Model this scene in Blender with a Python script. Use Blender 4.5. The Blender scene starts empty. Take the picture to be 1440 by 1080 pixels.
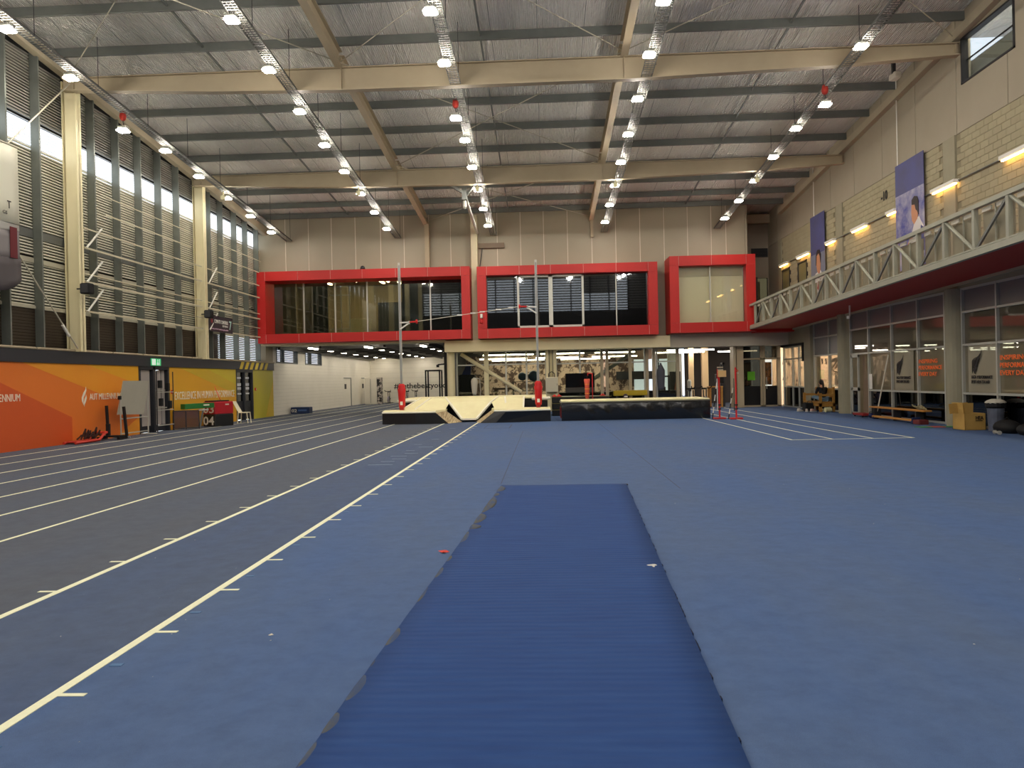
import bpy, bmesh, math, random
from mathutils import Vector, Matrix
from math import sin, cos, pi, radians, sqrt
random.seed(7)
S = bpy.context.scene
C = S.collection

# ---------------------------------------------------------------- camera
cam = bpy.data.objects.new('camera', bpy.data.cameras.new('camera'))
C.objects.link(cam)
yaw, pitch, roll = 0.0430756, -0.004663, radians(1.25)
fw = Vector((-sin(yaw) * cos(pitch), cos(yaw) * cos(pitch), sin(pitch)))
rt = fw.cross(Vector((0, 0, 1))).normalized()
up = rt.cross(fw)
r2 = rt * cos(roll) - up * sin(roll)
u2 = up * cos(roll) + rt * sin(roll)
cam.matrix_world = Matrix(((r2.x, u2.x, -fw.x, 0), (r2.y, u2.y, -fw.y, 0), (r2.z, u2.z, -fw.z, 1.6), (0, 0, 0, 1)))
cam.data.sensor_width = 36.0
cam.data.lens = 1070 / 1440 * 36
cam.data.clip_start = 0.05
cam.data.clip_end = 400
S.camera = cam

# ---------------------------------------------------------------- world, exposure, light behind the camera
LAMP_L = 205.0      # radiance of a high bay lens
TUBE_L = 30.0       # radiance of the fluorescent tubes
WORLD = 3.4
w = bpy.data.worlds.new('world')
S.world = w
w.use_nodes = True
bg = w.node_tree.nodes['Background']
bg.inputs[0].default_value = (0.86, 0.93, 1.0, 1)
bg.inputs[1].default_value = WORLD
S.view_settings.view_transform = 'Standard'
S.view_settings.look = 'None'
S.view_settings.gamma = 1
S.view_settings.use_curve_mapping = False
S.view_settings.exposure = -0.62

ROWX = (-13.0, -7.4, -2.55, 3.0, 8.6)
def lz(y):              # height of the lamps: they follow the sloping roof
    return 11.98 - 0.084 * y
def rz(y):              # height of the roof foil
    return 13.60 - 0.084 * y
for rx in ROWX:         # the same lamp rows go on behind the camera
    for yy in (-11.5, -6.3, -1.1, 4.1, 7.8, 10.4, 13.0, 15.6):
        ld = bpy.data.lights.new('high_bay', 'POINT')
        ld.energy = 330 if yy < 5 else 190
        ld.color = (1.0, 0.94, 0.87)
        ld.shadow_soft_size = 0.16
        lo = bpy.data.objects.new('high_bay', ld)
        lo.location = (rx, yy, lz(yy))
        C.objects.link(lo)

# ---------------------------------------------------------------- materials
def lin(c):
    out = []
    for v in c[:3]:
        v /= 255.0
        out.append(v / 12.92 if v <= 0.04045 else ((v + 0.055) / 1.055) ** 2.4)
    return (*out, 1)

MATS = {}
def mat(name, col, rough=0.6, metal=0.0, col2=None, nscale=3.0, stretch=(1, 1, 1), bump=0.0, bscale=20.0, bstretch=None, emit=0.0, spec=0.4, contrast=0.25, alpha=None):
    if name in MATS:
        return MATS[name]
    m = bpy.data.materials.new(name)
    m.use_nodes = True
    nt = m.node_tree
    N, L = nt.nodes, nt.links
    b = N['Principled BSDF']
    b.inputs['Base Color'].default_value = lin(col)
    b.inputs['Roughness'].default_value = rough
    b.inputs['Metallic'].default_value = metal
    b.inputs['Specular IOR Level'].default_value = spec
    if emit:
        b.inputs['Emission Color'].default_value = lin(col)
        b.inputs['Emission Strength'].default_value = emit
    if col2 is not None or bump:
        tc = N.new('ShaderNodeTexCoord')
    if col2 is not None:
        mp = N.new('ShaderNodeMapping')
        mp.inputs['Scale'].default_value = stretch
        L.new(tc.outputs['Object'], mp.inputs[0])
        n = N.new('ShaderNodeTexNoise')
        n.inputs['Scale'].default_value = nscale
        n.inputs['Detail'].default_value = 6
        n.inputs['Roughness'].default_value = 0.62
        L.new(mp.outputs[0], n.inputs[0])
        cr = N.new('ShaderNodeValToRGB')
        cr.color_ramp.elements[0].position = 0.5 - contrast
        cr.color_ramp.elements[1].position = 0.5 + contrast
        cr.color_ramp.elements[0].color = lin(col)
        cr.color_ramp.elements[1].color = lin(col2)
        L.new(n.outputs[0], cr.inputs[0])
        L.new(cr.outputs[0], b.inputs['Base Color'])
    if bump:
        mp2 = N.new('ShaderNodeMapping')
        mp2.inputs['Scale'].default_value = bstretch or stretch
        L.new(tc.outputs['Object'], mp2.inputs[0])
        n2 = N.new('ShaderNodeTexNoise')
        n2.inputs['Scale'].default_value = bscale
        n2.inputs['Detail'].default_value = 4
        L.new(mp2.outputs[0], n2.inputs[0])
        bp = N.new('ShaderNodeBump')
        bp.inputs['Strength'].default_value = bump
        bp.inputs['Distance'].default_value = 0.03
        L.new(n2.outputs[0], bp.inputs['Height'])
        L.new(bp.outputs[0], b.inputs['Normal'])
    MATS[name] = m
    return m

def glass(name, tint, refl=0.12, film=0.0, filmcol=(200, 200, 200)):
    """thin architectural glass: clear tinted light through, mirror light back, an optional frosted film"""
    if name in MATS:
        return MATS[name]
    m = bpy.data.materials.new(name)
    m.use_nodes = True
    nt = m.node_tree
    N, L = nt.nodes, nt.links
    N.remove(N['Principled BSDF'])
    out = N['Material Output']
    tr = N.new('ShaderNodeBsdfTransparent')
    tr.inputs[0].default_value = lin(tint)
    gl = N.new('ShaderNodeBsdfGlossy')
    gl.inputs['Roughness'].default_value = 0.02
    gl.inputs[0].default_value = (0.95, 0.97, 1, 1)
    lw = N.new('ShaderNodeLayerWeight')
    lw.inputs[0].default_value = 0.25
    mm = N.new('ShaderNodeMath'); mm.operation = 'MULTIPLY_ADD'
    mm.inputs[1].default_value = 0.6
    mm.inputs[2].default_value = refl
    L.new(lw.outputs['Fresnel'], mm.inputs[0])
    mx = N.new('ShaderNodeMixShader')
    L.new(mm.outputs[0], mx.inputs[0])
    last = tr
    if film:
        df = N.new('ShaderNodeBsdfDiffuse')
        df.inputs[0].default_value = lin(filmcol)
        tl = N.new('ShaderNodeBsdfTranslucent')
        tl.inputs[0].default_value = lin(filmcol)
        m1 = N.new('ShaderNodeMixShader')
        m1.inputs[0].default_value = 0.45
        L.new(df.outputs[0], m1.inputs[1]); L.new(tl.outputs[0], m1.inputs[2])
        m2 = N.new('ShaderNodeMixShader')
        m2.inputs[0].default_value = film
        L.new(tr.outputs[0], m2.inputs[1]); L.new(m1.outputs[0], m2.inputs[2])
        last = m2
    L.new(last.outputs[0], mx.inputs[1])
    L.new(gl.outputs[0], mx.inputs[2])
    L.new(mx.outputs[0], out.inputs[0])
    MATS[name] = m
    return m

cream = mat('cream_steel', (172, 157, 130), 0.55, col2=(180, 166, 138), nscale=1.5)
cream2 = mat('cream_lit', (226, 214, 170), 0.5, col2=(234, 222, 180), nscale=1.5)  # cream lightened to put the brighter light low down into the colour
creamd = mat('cream_plaster', (162, 151, 127), 0.6, col2=(172, 161, 137), nscale=0.8)
purl = mat('galvanised_purlin', (110, 114, 110), 0.5, 0.25, col2=(124, 127, 122), nscale=2)
stud = mat('galvanised_stud', (112, 116, 110), 0.42, 0.45, col2=(130, 134, 126), nscale=2)
darkm = mat('dark_metal', (44, 44, 46), 0.5)
black = mat('black_vinyl', (17, 18, 20), 0.33, col2=(24, 25, 27), nscale=5, spec=0.6)
blackm = mat('black_matt', (16, 16, 17), 0.7)
red = mat('red_cladding', (180, 29, 25), 0.45, col2=(187, 32, 28), nscale=0.7)
redp = mat('red_plastic', (206, 32, 34), 0.45)
white = mat('white_paint', (232, 230, 220), 0.55)
offw = mat('off_white', (214, 208, 190), 0.6)
alu = mat('aluminium', (190, 190, 180), 0.4, 0.35)
linepaint = mat('line_paint', (255, 255, 218), 0.6, col2=(246, 246, 208), nscale=30)
steelw = mat('galvanised_rod', (196, 190, 170), 0.45, 0.3)
mesh_tray = mat('tray_wire', (104, 104, 100), 0.5, 0.2)
wood = mat('varnished_pine', (186, 126, 52), 0.5, col2=(206, 150, 76), nscale=6, stretch=(1, 12, 1))
lampm = mat('lamp_lens', (255, 246, 233), emit=LAMP_L)
tubem = mat('fluorescent_tube', (255, 244, 226), emit=TUBE_L)
walltube = mat('wall_lamp_tube', (255, 196, 112), emit=26.0)

# ---------------------------------------------------------------- mesh helpers
WL = {}
def wloc(o):
    return WL.get(o.name, Vector((0, 0, 0))) if o else Vector((0, 0, 0))

class MB:
    def __init__(s):
        s.v = []; s.f = []
    def add(s, vs, fs):
        k = len(s.v)
        s.v += [Vector(v) for v in vs]
        s.f += [tuple(i + k for i in f) for f in fs]
        return s
    def box(s, x0, x1, y0, y1, z0, z1):
        return s.add([(x0, y0, z0), (x1, y0, z0), (x1, y1, z0), (x0, y1, z0), (x0, y0, z1), (x1, y0, z1), (x1, y1, z1), (x0, y1, z1)],
                     [(0, 3, 2, 1), (4, 5, 6, 7), (0, 1, 5, 4), (1, 2, 6, 5), (2, 3, 7, 6), (3, 0, 4, 7)])
    def cbox(s, x0, x1, y0, y1, z0, z1, b=0.02):
        """box with chamfered vertical edges and a chamfered top"""
        def ring(i, z):
            a, c, d, e = x0 + i, x1 - i, y0 + i, y1 - i
            return [(a + b, d, z), (c - b, d, z), (c, d + b, z), (c, e - b, z), (c - b, e, z), (a + b, e, z), (a, e - b, z), (a, d + b, z)]
        vs = ring(b * .6, z0) + ring(0, z0 + b) + ring(0, z1 - b) + ring(b * .8, z1)
        fs = [tuple(range(7, -1, -1)), tuple(range(24, 32))]
        for k in range(3):
            for i in range(8):
                j = (i + 1) % 8
                fs.append((k * 8 + i, k * 8 + j, k * 8 + 8 + j, k * 8 + 8 + i))
        return s.add(vs, fs)
    def beam(s, p0, p1, w, h, upv=(0, 0, 1)):
        p0, p1 = Vector(p0), Vector(p1)
        d = (p1 - p0).normalized()
        sd = d.cross(Vector(upv))
        if sd.length < 1e-4:
            sd = d.cross(Vector((0, 1, 0)))
        sd.normalize()
        u = sd.cross(d)
        vs = []
        for p in (p0, p1):
            for a, b in ((-1, -1), (1, -1), (1, 1), (-1, 1)):
                vs.append(p + sd * a * w / 2 + u * b * h / 2)
        return s.add(vs, [(0, 1, 2, 3), (7, 6, 5, 4), (0, 4, 5, 1), (1, 5, 6, 2), (2, 6, 7, 3), (3, 7, 4, 0)])
    def tube(s, p0, p1, r, n=8, r1=None):
        p0, p1 = Vector(p0), Vector(p1)
        d = (p1 - p0).normalized()
        a = d.cross(Vector((0, 0, 1)))
        if a.length < 1e-4:
            a = Vector((1, 0, 0))
        a.normalize(); b = d.cross(a)
        r1 = r if r1 is None else r1
        vs = [p0 + (a * cos(2 * pi * i / n) + b * sin(2 * pi * i / n)) * r for i in range(n)]
        vs += [p1 + (a * cos(2 * pi * i / n) + b * sin(2 * pi * i / n)) * r1 for i in range(n)]
        fs = [(i, (i + 1) % n, n + (i + 1) % n, n + i) for i in range(n)]
        fs += [tuple(range(n - 1, -1, -1)), tuple(range(n, 2 * n))]
        return s.add(vs, fs)
    def path(s, pts, r, n=6):
        for a, b in zip(pts, pts[1:]):
            s.tube(a, b, r, n)
        return s
    def lathe(s, c, prof, n=14):
        """profile of (radius, z) round a vertical axis"""
        vs = []
        for r, z in prof:
            for i in range(n):
                vs.append((c[0] + r * cos(2 * pi * i / n), c[1] + r * sin(2 * pi * i / n), c[2] + z))
        fs = []
        for k in range(len(prof) - 1):
            for i in range(n):
                j = (i + 1) % n
                fs.append((k * n + i, k * n + j, k * n + n + j, k * n + n + i))
        fs.append(tuple(range(n - 1, -1, -1)))
        fs.append(tuple(range((len(prof) - 1) * n, len(prof) * n)))
        return s.add(vs, fs)
    def ball(s, c, r, n=12, sc=(1, 1, 1)):
        prof = [(max(1e-3, r * sin(pi * k / n)) , -r * cos(pi * k / n)) for k in range(n + 1)]
        k0 = len(s.v)
        s.lathe((0, 0, 0), prof, n + 2)
        for i in range(k0, len(s.v)):
            v = s.v[i]
            s.v[i] = Vector((c[0] + v.x * sc[0], c[1] + v.y * sc[1], c[2] + v.z * sc[2]))
        return s
    def prism(s, pts, ax, a, b):
        """polygon pts in the plane across axis ax ('x': (y,z), 'y': (x,z), 'z': (x,y)), extruded from a to b"""
        def P(p, t):
            return {'x': (t, p[0], p[1]), 'y': (p[0], t, p[1]), 'z': (p[0], p[1], t)}[ax]
        n = len(pts)
        vs = [P(p, a) for p in pts] + [P(p, b) for p in pts]
        fs = [tuple(range(n)), tuple(range(2 * n - 1, n - 1, -1))]
        fs += [(i, n + i, n + (i + 1) % n, (i + 1) % n) for i in range(n)]
        return s.add(vs, fs)
    def build(s, name, m, parent=None, smooth=False, bevel=0.0):
        L = wloc(parent)
        me = bpy.data.meshes.new(name)
        me.from_pydata([tuple(v - L) for v in s.v], [], s.f)
        bm = bmesh.new(); bm.from_mesh(me)
        bmesh.ops.recalc_face_normals(bm, faces=bm.faces)
        bm.to_mesh(me); bm.free()
        if smooth:
            for p in me.polygons:
                p.use_smooth = True
        me.materials.append(m)
        o = bpy.data.objects.new(name, me)
        C.objects.link(o)
        if parent:
            o.parent = parent
        WL[o.name] = L.copy()
        if bevel:
            md = o.modifiers.new('bevel', 'BEVEL'); md.width = bevel; md.segments = 2; md.limit_method = 'ANGLE'
        return o

def inst(o, parent, off, name=None):
    """a further copy of part o, shifted by off"""
    c = o.copy()
    C.objects.link(c)
    c.parent = parent
    c.location = o.location + Vector(off)
    WL[c.name] = wloc(parent).copy()
    return c

def thing(name, label, cat, loc, group=None):
    o = bpy.data.objects.new(name, None)
    o.empty_display_size = 0.1
    o.location = loc
    C.objects.link(o)
    o['label'] = label; o['category'] = cat
    if group:
        o['group'] = group
    WL[o.name] = Vector(loc)
    return o
def tag(o, label, cat, group=None):
    o['label'] = label; o['category'] = cat
    if group:
        o['group'] = group
    return o
def struct(o):
    o['kind'] = 'structure'
    return o
def sroot(name):
    o = bpy.data.objects.new(name, None)
    C.objects.link(o); o['kind'] = 'structure'
    WL[o.name] = Vector((0, 0, 0))
    return o
def dup(root, loc, label, group=None):
    r = root.copy(); C.objects.link(r); r.location = loc; r['label'] = label
    WL[r.name] = Vector(loc)
    if group:
        r['group'] = group
    for ch in list(root.children):
        c = ch.copy(); C.objects.link(c); c.parent = r
        for g in list(ch.children):
            d = g.copy(); C.objects.link(d); d.parent = c
    return r

ROT = {'left': Matrix(((0, 0, 1), (1, 0, 0), (0, 1, 0))),      # on the left wall, facing +X
       'right': Matrix(((0, 0, -1), (-1, 0, 0), (0, 1, 0))),   # on the right wall, facing -X
       'back': Matrix(((1, 0, 0), (0, 0, -1), (0, 1, 0)))}     # on a far wall, facing -Y
def text(name, body, loc, height, side, m, parent=None, width=None, bold=0.0, align='LEFT'):
    cu = bpy.data.curves.new(name, 'FONT')
    cu.body = body
    cu.size = 1.0
    cu.offset = bold
    cu.extrude = 0.004
    cu.resolution_u = 2
    cu.align_x = align
    cu.materials.append(m)
    tmp = bpy.data.objects.new('tmp', cu)
    C.objects.link(tmp)
    bpy.context.view_layer.update()
    dg = bpy.context.evaluated_depsgraph_get()
    me = bpy.data.meshes.new_from_object(tmp.evaluated_get(dg))
    me.name = name
    bpy.data.objects.remove(tmp)
    xs = [v.co.x for v in me.vertices]
    o = bpy.data.objects.new(name, me)
    C.objects.link(o)
    k = height / 0.70
    kx = width / max(max(xs) - min(xs), 1e-3) if width else k
    for v in me.vertices:
        v.co.x *= kx; v.co.y *= k
    if not me.materials:
        me.materials.append(m)
    o.rotation_mode = 'QUATERNION'
    o.rotation_quaternion = ROT[side].to_quaternion()
    o.parent = parent
    o.location = Vector(loc) - wloc(parent)
    WL[o.name] = wloc(parent).copy()
    return o

# ================================================================ FLOOR
floor = struct(MB().box(-14.5, 24, -14.5, 66, -0.3, -0.012).build('floor', mat('floor_base', (70, 80, 100), 0.8)))
def floormat(name, c1, c2, sc=0.22, st=(1, .35, 1)):
    m = mat(name, c1, 0.78, col2=c2, nscale=sc * 4, stretch=st, bump=0.25, bscale=900, bstretch=(1, 1, 1), spec=0.25, contrast=0.32)
    nt = m.node_tree; N, L = nt.nodes, nt.links
    b = N['Principled BSDF']
    src = b.inputs['Base Color'].links[0].from_socket
    tc = N.new('ShaderNodeTexCoord')
    n = N.new('ShaderNodeTexNoise'); n.inputs['Scale'].default_value = 260; n.inputs['Detail'].default_value = 2
    L.new(tc.outputs['Object'], n.inputs[0])
    n3 = N.new('ShaderNodeTexNoise'); n3.inputs['Scale'].default_value = 5; n3.inputs['Detail'].default_value = 8; n3.inputs['Roughness'].default_value = .75
    L.new(tc.outputs['Object'], n3.inputs[0])
    ad = N.new('ShaderNodeMath'); ad.operation = 'ADD'
    L.new(n.outputs[0], ad.inputs[0]); L.new(n3.outputs[0], ad.inputs[1])
    mr = N.new('ShaderNodeMapRange')
    mr.inputs[1].default_value = 0.6; mr.inputs[2].default_value = 1.4
    mr.inputs[3].default_value = 0.72; mr.inputs[4].default_value = 1.3
    L.new(ad.outputs[0], mr.inputs[0])
    mx = N.new('ShaderNodeMix'); mx.data_type = 'RGBA'; mx.blend_type = 'MULTIPLY'
    mx.inputs[0].default_value = 1
    L.new(src, mx.inputs[6]); L.new(mr.outputs[0], mx.inputs[7])
    L.new(mx.outputs[2], b.inputs['Base Color'])
    return m
m_lane = floormat('lane_surface', (90, 94, 101), (84, 94, 112))
m_run = floormat('runway_surface', (70, 90, 128), (86, 98, 118))
m_in = floormat('infield_surface', (70, 100, 150), (87, 105, 134))
MB().box(-14.3, -3.9, -14, 62, -.012, 0).build('track_surface', m_lane, floor)
MB().box(-3.9, -2.6, -14, 39, -.012, 0).build('track_surface', m_run, floor)
MB().box(-2.6, 12.0, -14, 39, -.012, 0).build('track_surface', m_in, floor)
MB().box(-3.9, 12.0, 39, 62, -.012, 0).build('track_surface', mat('gym_floor', (60, 66, 80), .6), floor)
MB().box(12.0, 24.0, -14, 62, -.012, 0).build('track_surface', mat('gym_floor2', (54, 52, 50), .6), floor)
# painted lines
def line(x0, x1, y0, y1, z=0.003):
    return MB().box(x0, x1, y0, y1, 0, z).build('lane_line', linepaint, floor)
for k in range(7):
    x = -5.84 - 1.22 * k
    line(x - .025, x + .025, -13, 61.5)
line(-3.925, -3.865, -13, 29.3)
line(-2.64, -2.58, -13, 29.3)
for i, x in enumerate((6.0, 6.98, 7.95, 8.9)):
    line(x - .025, x + .025, 18.85, 38.3)
line(5.975, 8.925, 18.82, 18.87)
tick = MB()
for y in range(1, 28):
    yy = y - 0.12
    MB().box(-2.58, -2.44, yy - .018, yy + .018, 0, .003).build('distance_tick', linepaint, floor)
    MB().box(-4.06, -3.925, yy - .018, yy + .018, 0, .003).build('distance_tick', linepaint, floor)
tape = mat('pale_blue_tape', (150, 170, 190), .6)
for (a, b, y) in ((-3.5, -3.02, 14.8), (-3.38, -3.1, 15.4), (-3.25, -2.95, 15.9), (-3.4, -3.05, 16.5), (-3.2, -2.9, 17.1), (-3.3, -3.1, 17.8), (-3.15, -2.8, 18.7),
                  (-3.4, -3.2, 19.5), (-3.2, -3.0, 21.2), (-3.6, -3.4, 24.5), (-3.3, -3.1, 26)):
    MB().box(a, b, y - .015, y + .015, 0, .003).build('tape_mark', tape, floor)
btape = mat('blue_tape', (76, 116, 160), .6)
for i, y in enumerate((3.3, 4.3, 5.3, 6.3, 7.5, 9.4, 11.7, 14.2)):
    MB().box(-2.55, -2.48, y - .02, y + .02, 0, .003).build('tape_mark', btape, floor)
# flush vault-box cover outline and carpet seams
dk = mat('seam', (64, 76, 104), .8)
for (x0, x1, y0, y1) in ((-2.1, -1.2, 25.6, 25.66), (-1.25, -1.2, 25.6, 27.6), (-2.1, -2.07, 25.6, 27.6), (-2.1, -1.2, 27.57, 27.6), (-0.72, -0.705, 11.8, 24), (1.9, 1.915, 11, 28)):
    MB().box(x0, x1, y0, y1, 0, .0015).build('seam', dk, floor)

# ================================================================ ROOF
def foil():
    m = mat('roof_foil', (246, 242, 232), 0.42, 0.0, spec=.4)
    nt = m.node_tree; N, L = nt.nodes, nt.links
    b = N['Principled BSDF']
    tc = N.new('ShaderNodeTexCoord')
    mp = N.new('ShaderNodeMapping'); mp.inputs['Scale'].default_value = (1, 0.22, 1)
    L.new(tc.outputs['Object'], mp.inputs[0])
    n = N.new('ShaderNodeTexNoise'); n.inputs['Scale'].default_value = 3.4; n.inputs['Detail'].default_value = 4; n.inputs['Distortion'].default_value = 2.4
    L.new(mp.outputs[0], n.inputs[0])
    wv = N.new('ShaderNodeTexWave'); wv.inputs['Scale'].default_value = 5.2; wv.inputs['Distortion'].default_value = 1.2; wv.inputs['Detail'].default_value = 2
    wv.bands_direction = 'X'
    L.new(tc.outputs['Object'], wv.inputs[0])
    ad = N.new('ShaderNodeMath'); ad.operation = 'MULTIPLY_ADD'; ad.inputs[1].default_value = .12
    L.new(wv.outputs['Fac'], ad.inputs[0]); L.new(n.outputs[0], ad.inputs[2])
    bp = N.new('ShaderNodeBump'); bp.inputs['Strength'].default_value = 1.0; bp.inputs['Distance'].default_value = .3
    L.new(ad.outputs[0], bp.inputs['Height']); L.new(bp.outputs[0], b.inputs['Normal'])
    # faint scrim lines between the foil rolls
    sx = N.new('ShaderNodeSeparateXYZ'); L.new(tc.outputs['Object'], sx.inputs[0])
    md = N.new('ShaderNodeMath'); md.operation = 'PINGPONG'; md.inputs[1].default_value = .675
    L.new(sx.outputs[0], md.inputs[0])
    gt = N.new('ShaderNodeMath'); gt.operation = 'LESS_THAN'; gt.inputs[1].default_value = .007
    L.new(md.outputs[0], gt.inputs[0])
    mx = N.new('ShaderNodeMix'); mx.data_type = 'RGBA'
    mx.inputs[6].default_value = lin((246, 242, 232)); mx.inputs[7].default_value = lin((150, 147, 140))
    L.new(gt.outputs[0], mx.inputs[0]); L.new(mx.outputs[2], b.inputs['Base Color'])
    return m
ceiling = struct(MB().add([(-14.9, -14.4, rz(-14.4)), (12.4, -14.4, rz(-14.4)), (12.4, 41.2, rz(41.2)), (-14.9, 41.2, rz(41.2)),
                           (-14.9, -14.4, rz(-14.4) + .2), (12.4, -14.4, rz(-14.4) + .2), (12.4, 41.2, rz(41.2) + .2), (-14.9, 41.2, rz(41.2) + .2)],
                          [(0, 3, 2, 1), (4, 5, 6, 7), (0, 1, 5, 4), (1, 2, 6, 5), (2, 3, 7, 6), (3, 0, 4, 7)]).build('ceiling', foil()))
PY = [38.45 - 2.06 * k for k in range(26)]
PY = [38.3, 36.6, 34.55, 32.5, 30.35, 28.25, 26.12, 24.05, 21.95, 19.85] + [19.85 - 2.1 * k for k in range(1, 16)]
def cprof(y, z, h=.25, wd=.09, t=.02):
    return [(y, z), (y + wd, z), (y + wd, z + .04), (y + t, z + .025), (y + t, z + h - .025), (y + wd, z + h - .04), (y + wd, z + h), (y, z + h)]
for y in PY:
    MB().prism(cprof(y, 13.3 - .084 * y), 'x', -14.35, 12.0).build('purlin', purl, ceiling)
for x in (-9.8, -1.65, 7.2):
    for a, b in zip(PY, PY[1:]):
        if a > 8:
            MB().beam((x, a, 13.42 - .084 * a), (x, b, 13.42 - .084 * b), .05, .06).build('bridging_bar', purl, ceiling)
def girder(y):
    zt = 12.8 - .084 * y
    g = MB()
    prof = [(-14.25, zt), (12.0, zt), (12.0, zt - .33), (8.6, zt - .5), (2.6, zt - .66), (-5.8, zt - .66), (-9.7, zt - .56), (-14.25, zt - .35)]
    g.prism(prof, 'y', y - .012, y + .012)
    g.box(-14.25, 12.0, y - .11, y + .11, zt - .015, zt + .012)
    low = prof[2:]
    for p, q in zip(low, low[1:]):
        g.beam((p[0], y, p[1]), (q[0], y, q[1]), .24, .028)
    for x in (-13.9, -5.8, 2.5, 11.9):
        d = .64 if abs(x) < 7 else .33
        g.box(x - .01, x + .01, y - .1, y + .1, zt - d, zt)
    return g.build('girder', cream, ceiling)
for y in (-11.3, -2.9, 5.5, 13.9, 22.3, 30.7):
    girder(y)
def ibeam(x, y0, y1, a, h=.46, wd=.22):
    g = MB()
    z = lambda y: a - .084 * y
    for (hh, ww, dz) in ((.02, wd, .01), (.02, wd, h - .01), (h - .02, .02, h / 2)):
        g.beam((x, y0, z(y0) + dz), (x, y1, z(y1) + dz), ww, hh)
    return g
for x in (-5.85, 2.5):
    for (a, b) in ((-14, -2.9), (-2.9, 5.5), (5.5, 13.9), (13.9, 22.2), (22.4, 30.6), (30.8, 38.5)):
        ibeam(x, a, b, 12.78).build('rafter', cream, ceiling)
eb = MB(); eb.beam((-14.18, -14, 13.45 + 14 * .103), (-14.18, 38.5, 13.45 - 38.5 * .103), .22, .36); eb.build('eave_beam', creamd, ceiling)
eb = MB(); eb.beam((11.9, -14, 12.98 + 14 * .084), (11.9, 38.6, 12.98 - 38.6 * .084), .2, .26); eb.build('eave_beam', creamd, ceiling)
# tension rods, crossing in each roof bay
for (x0, x1) in ((-14.0, -5.85), (-5.85, 2.5), (2.5, 11.9)):
    for (y0, y1) in ((5.5, 13.9), (13.9, 22.3), (22.3, 30.7), (30.7, 38.4)):
        if y0 > 22 and x0 != -5.85:
            continue
        for (p, q) in (((x0, y0), (x1, y1)), ((x0, y1), (x1, y0))):
            MB().tube((p[0], p[1], 12.98 - .084 * p[1]), (q[0], q[1], 12.98 - .084 * q[1]), .016, 6).build('tension_rod', steelw, ceiling)

# ================================================================ LEFT WALL
wl_ = sroot('wall_left')
XW = -14.2
panel_m = {}
def flat(name, pts, m, x=XW, t=.004, parent=None):
    return MB().prism(pts, 'x', x, x + t).build(name, m, parent or wl_)
o1 = mat('mural_orange', (224, 116, 40), .5, col2=(228, 122, 44), nscale=.5)
o2 = mat('mural_dark_orange', (206, 84, 34), .5, col2=(214, 92, 38), nscale=.5)
o3 = mat('mural_amber', (234, 146, 38), .5, col2=(236, 156, 42), nscale=.5)
o4 = mat('mural_yellow', (236, 168, 34), .5, col2=(226, 166, 36), nscale=.5)
y1_ = mat('mural_gold', (224, 164, 28), .5, col2=(226, 170, 34), nscale=.5)
y2_ = mat('mural_lemon', (214, 176, 34), .5, col2=(206, 178, 42), nscale=.5)
y3_ = mat('mural_lime', (196, 182, 40), .5, col2=(186, 180, 44), nscale=.5)
y4_ = mat('mural_light_lime', (208, 188, 40), .5)
band = mat('dark_band', (44, 46, 52), .5)
MB().box(-14.6, XW, -14, 26.05, 0, 2.39).build('mural_panel', o1, wl_)
flat('mural_print', [(9, 0), (22.25, 0), (22.25, .78), (17.7, 2.39), (9, 2.39)], o2)
flat('mural_print', [(20.1, 2.39), (23.0, 2.39), (26.04, 1.74), (26.04, 1.27), (23.9, 1.42)], o3)
flat('mural_print', [(23.0, 2.388), (26.04, 2.388), (26.04, 1.74)], o4)
flat('mural_print', [(24.6, .02), (26.04, .02), (26.04, .62)], o3)
MB().box(-14.6, XW, 28.2, 34.45, 0, 2.39).build('mural_panel', y1_, wl_)
flat('mural_print', [(29.0, 2.385), (34.44, 2.385), (34.44, 1.25)], y2_)
flat('mural_print', [(31.4, 2.38), (34.43, 2.38), (34.43, 1.7)], y4_, t=.006)
flat('mural_print', [(28.22, .02), (31.5, .02), (28.22, .6)], o4)
MB().box(-14.6, XW, 36.5, 39.25, 0, 2.39).build('mural_panel', y3_, wl_)
flat('mural_print', [(38.1, 0.02), (39.24, 0.02), (39.24, 1.9)], y2_)
MB().box(-14.62, XW + .05, -14, 34.6, 2.39, 2.76).build('fascia_band', band, wl_)
MB().box(-14.62, XW + .05, 34.6, 39.3, 2.39, 2.76).build('fascia_band', band, wl_)
haz = mat('hazard_yellow', (214, 190, 40), .5)
for k in range(6):
    y = 34.75 + k * .62
    flat('hazard_stripe', [(y, 2.4), (y + .34, 2.4), (y + .62, 2.75), (y + .28, 2.75)], haz, x=XW + .05)
for k in range(28):
    y = -13 + 1.87 * k
    MB().tube((XW + .05, y, 2.79), (XW + .05, y + 1.82, 2.79), .035, 8).build('pipe_section', cream, wl_)
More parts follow.
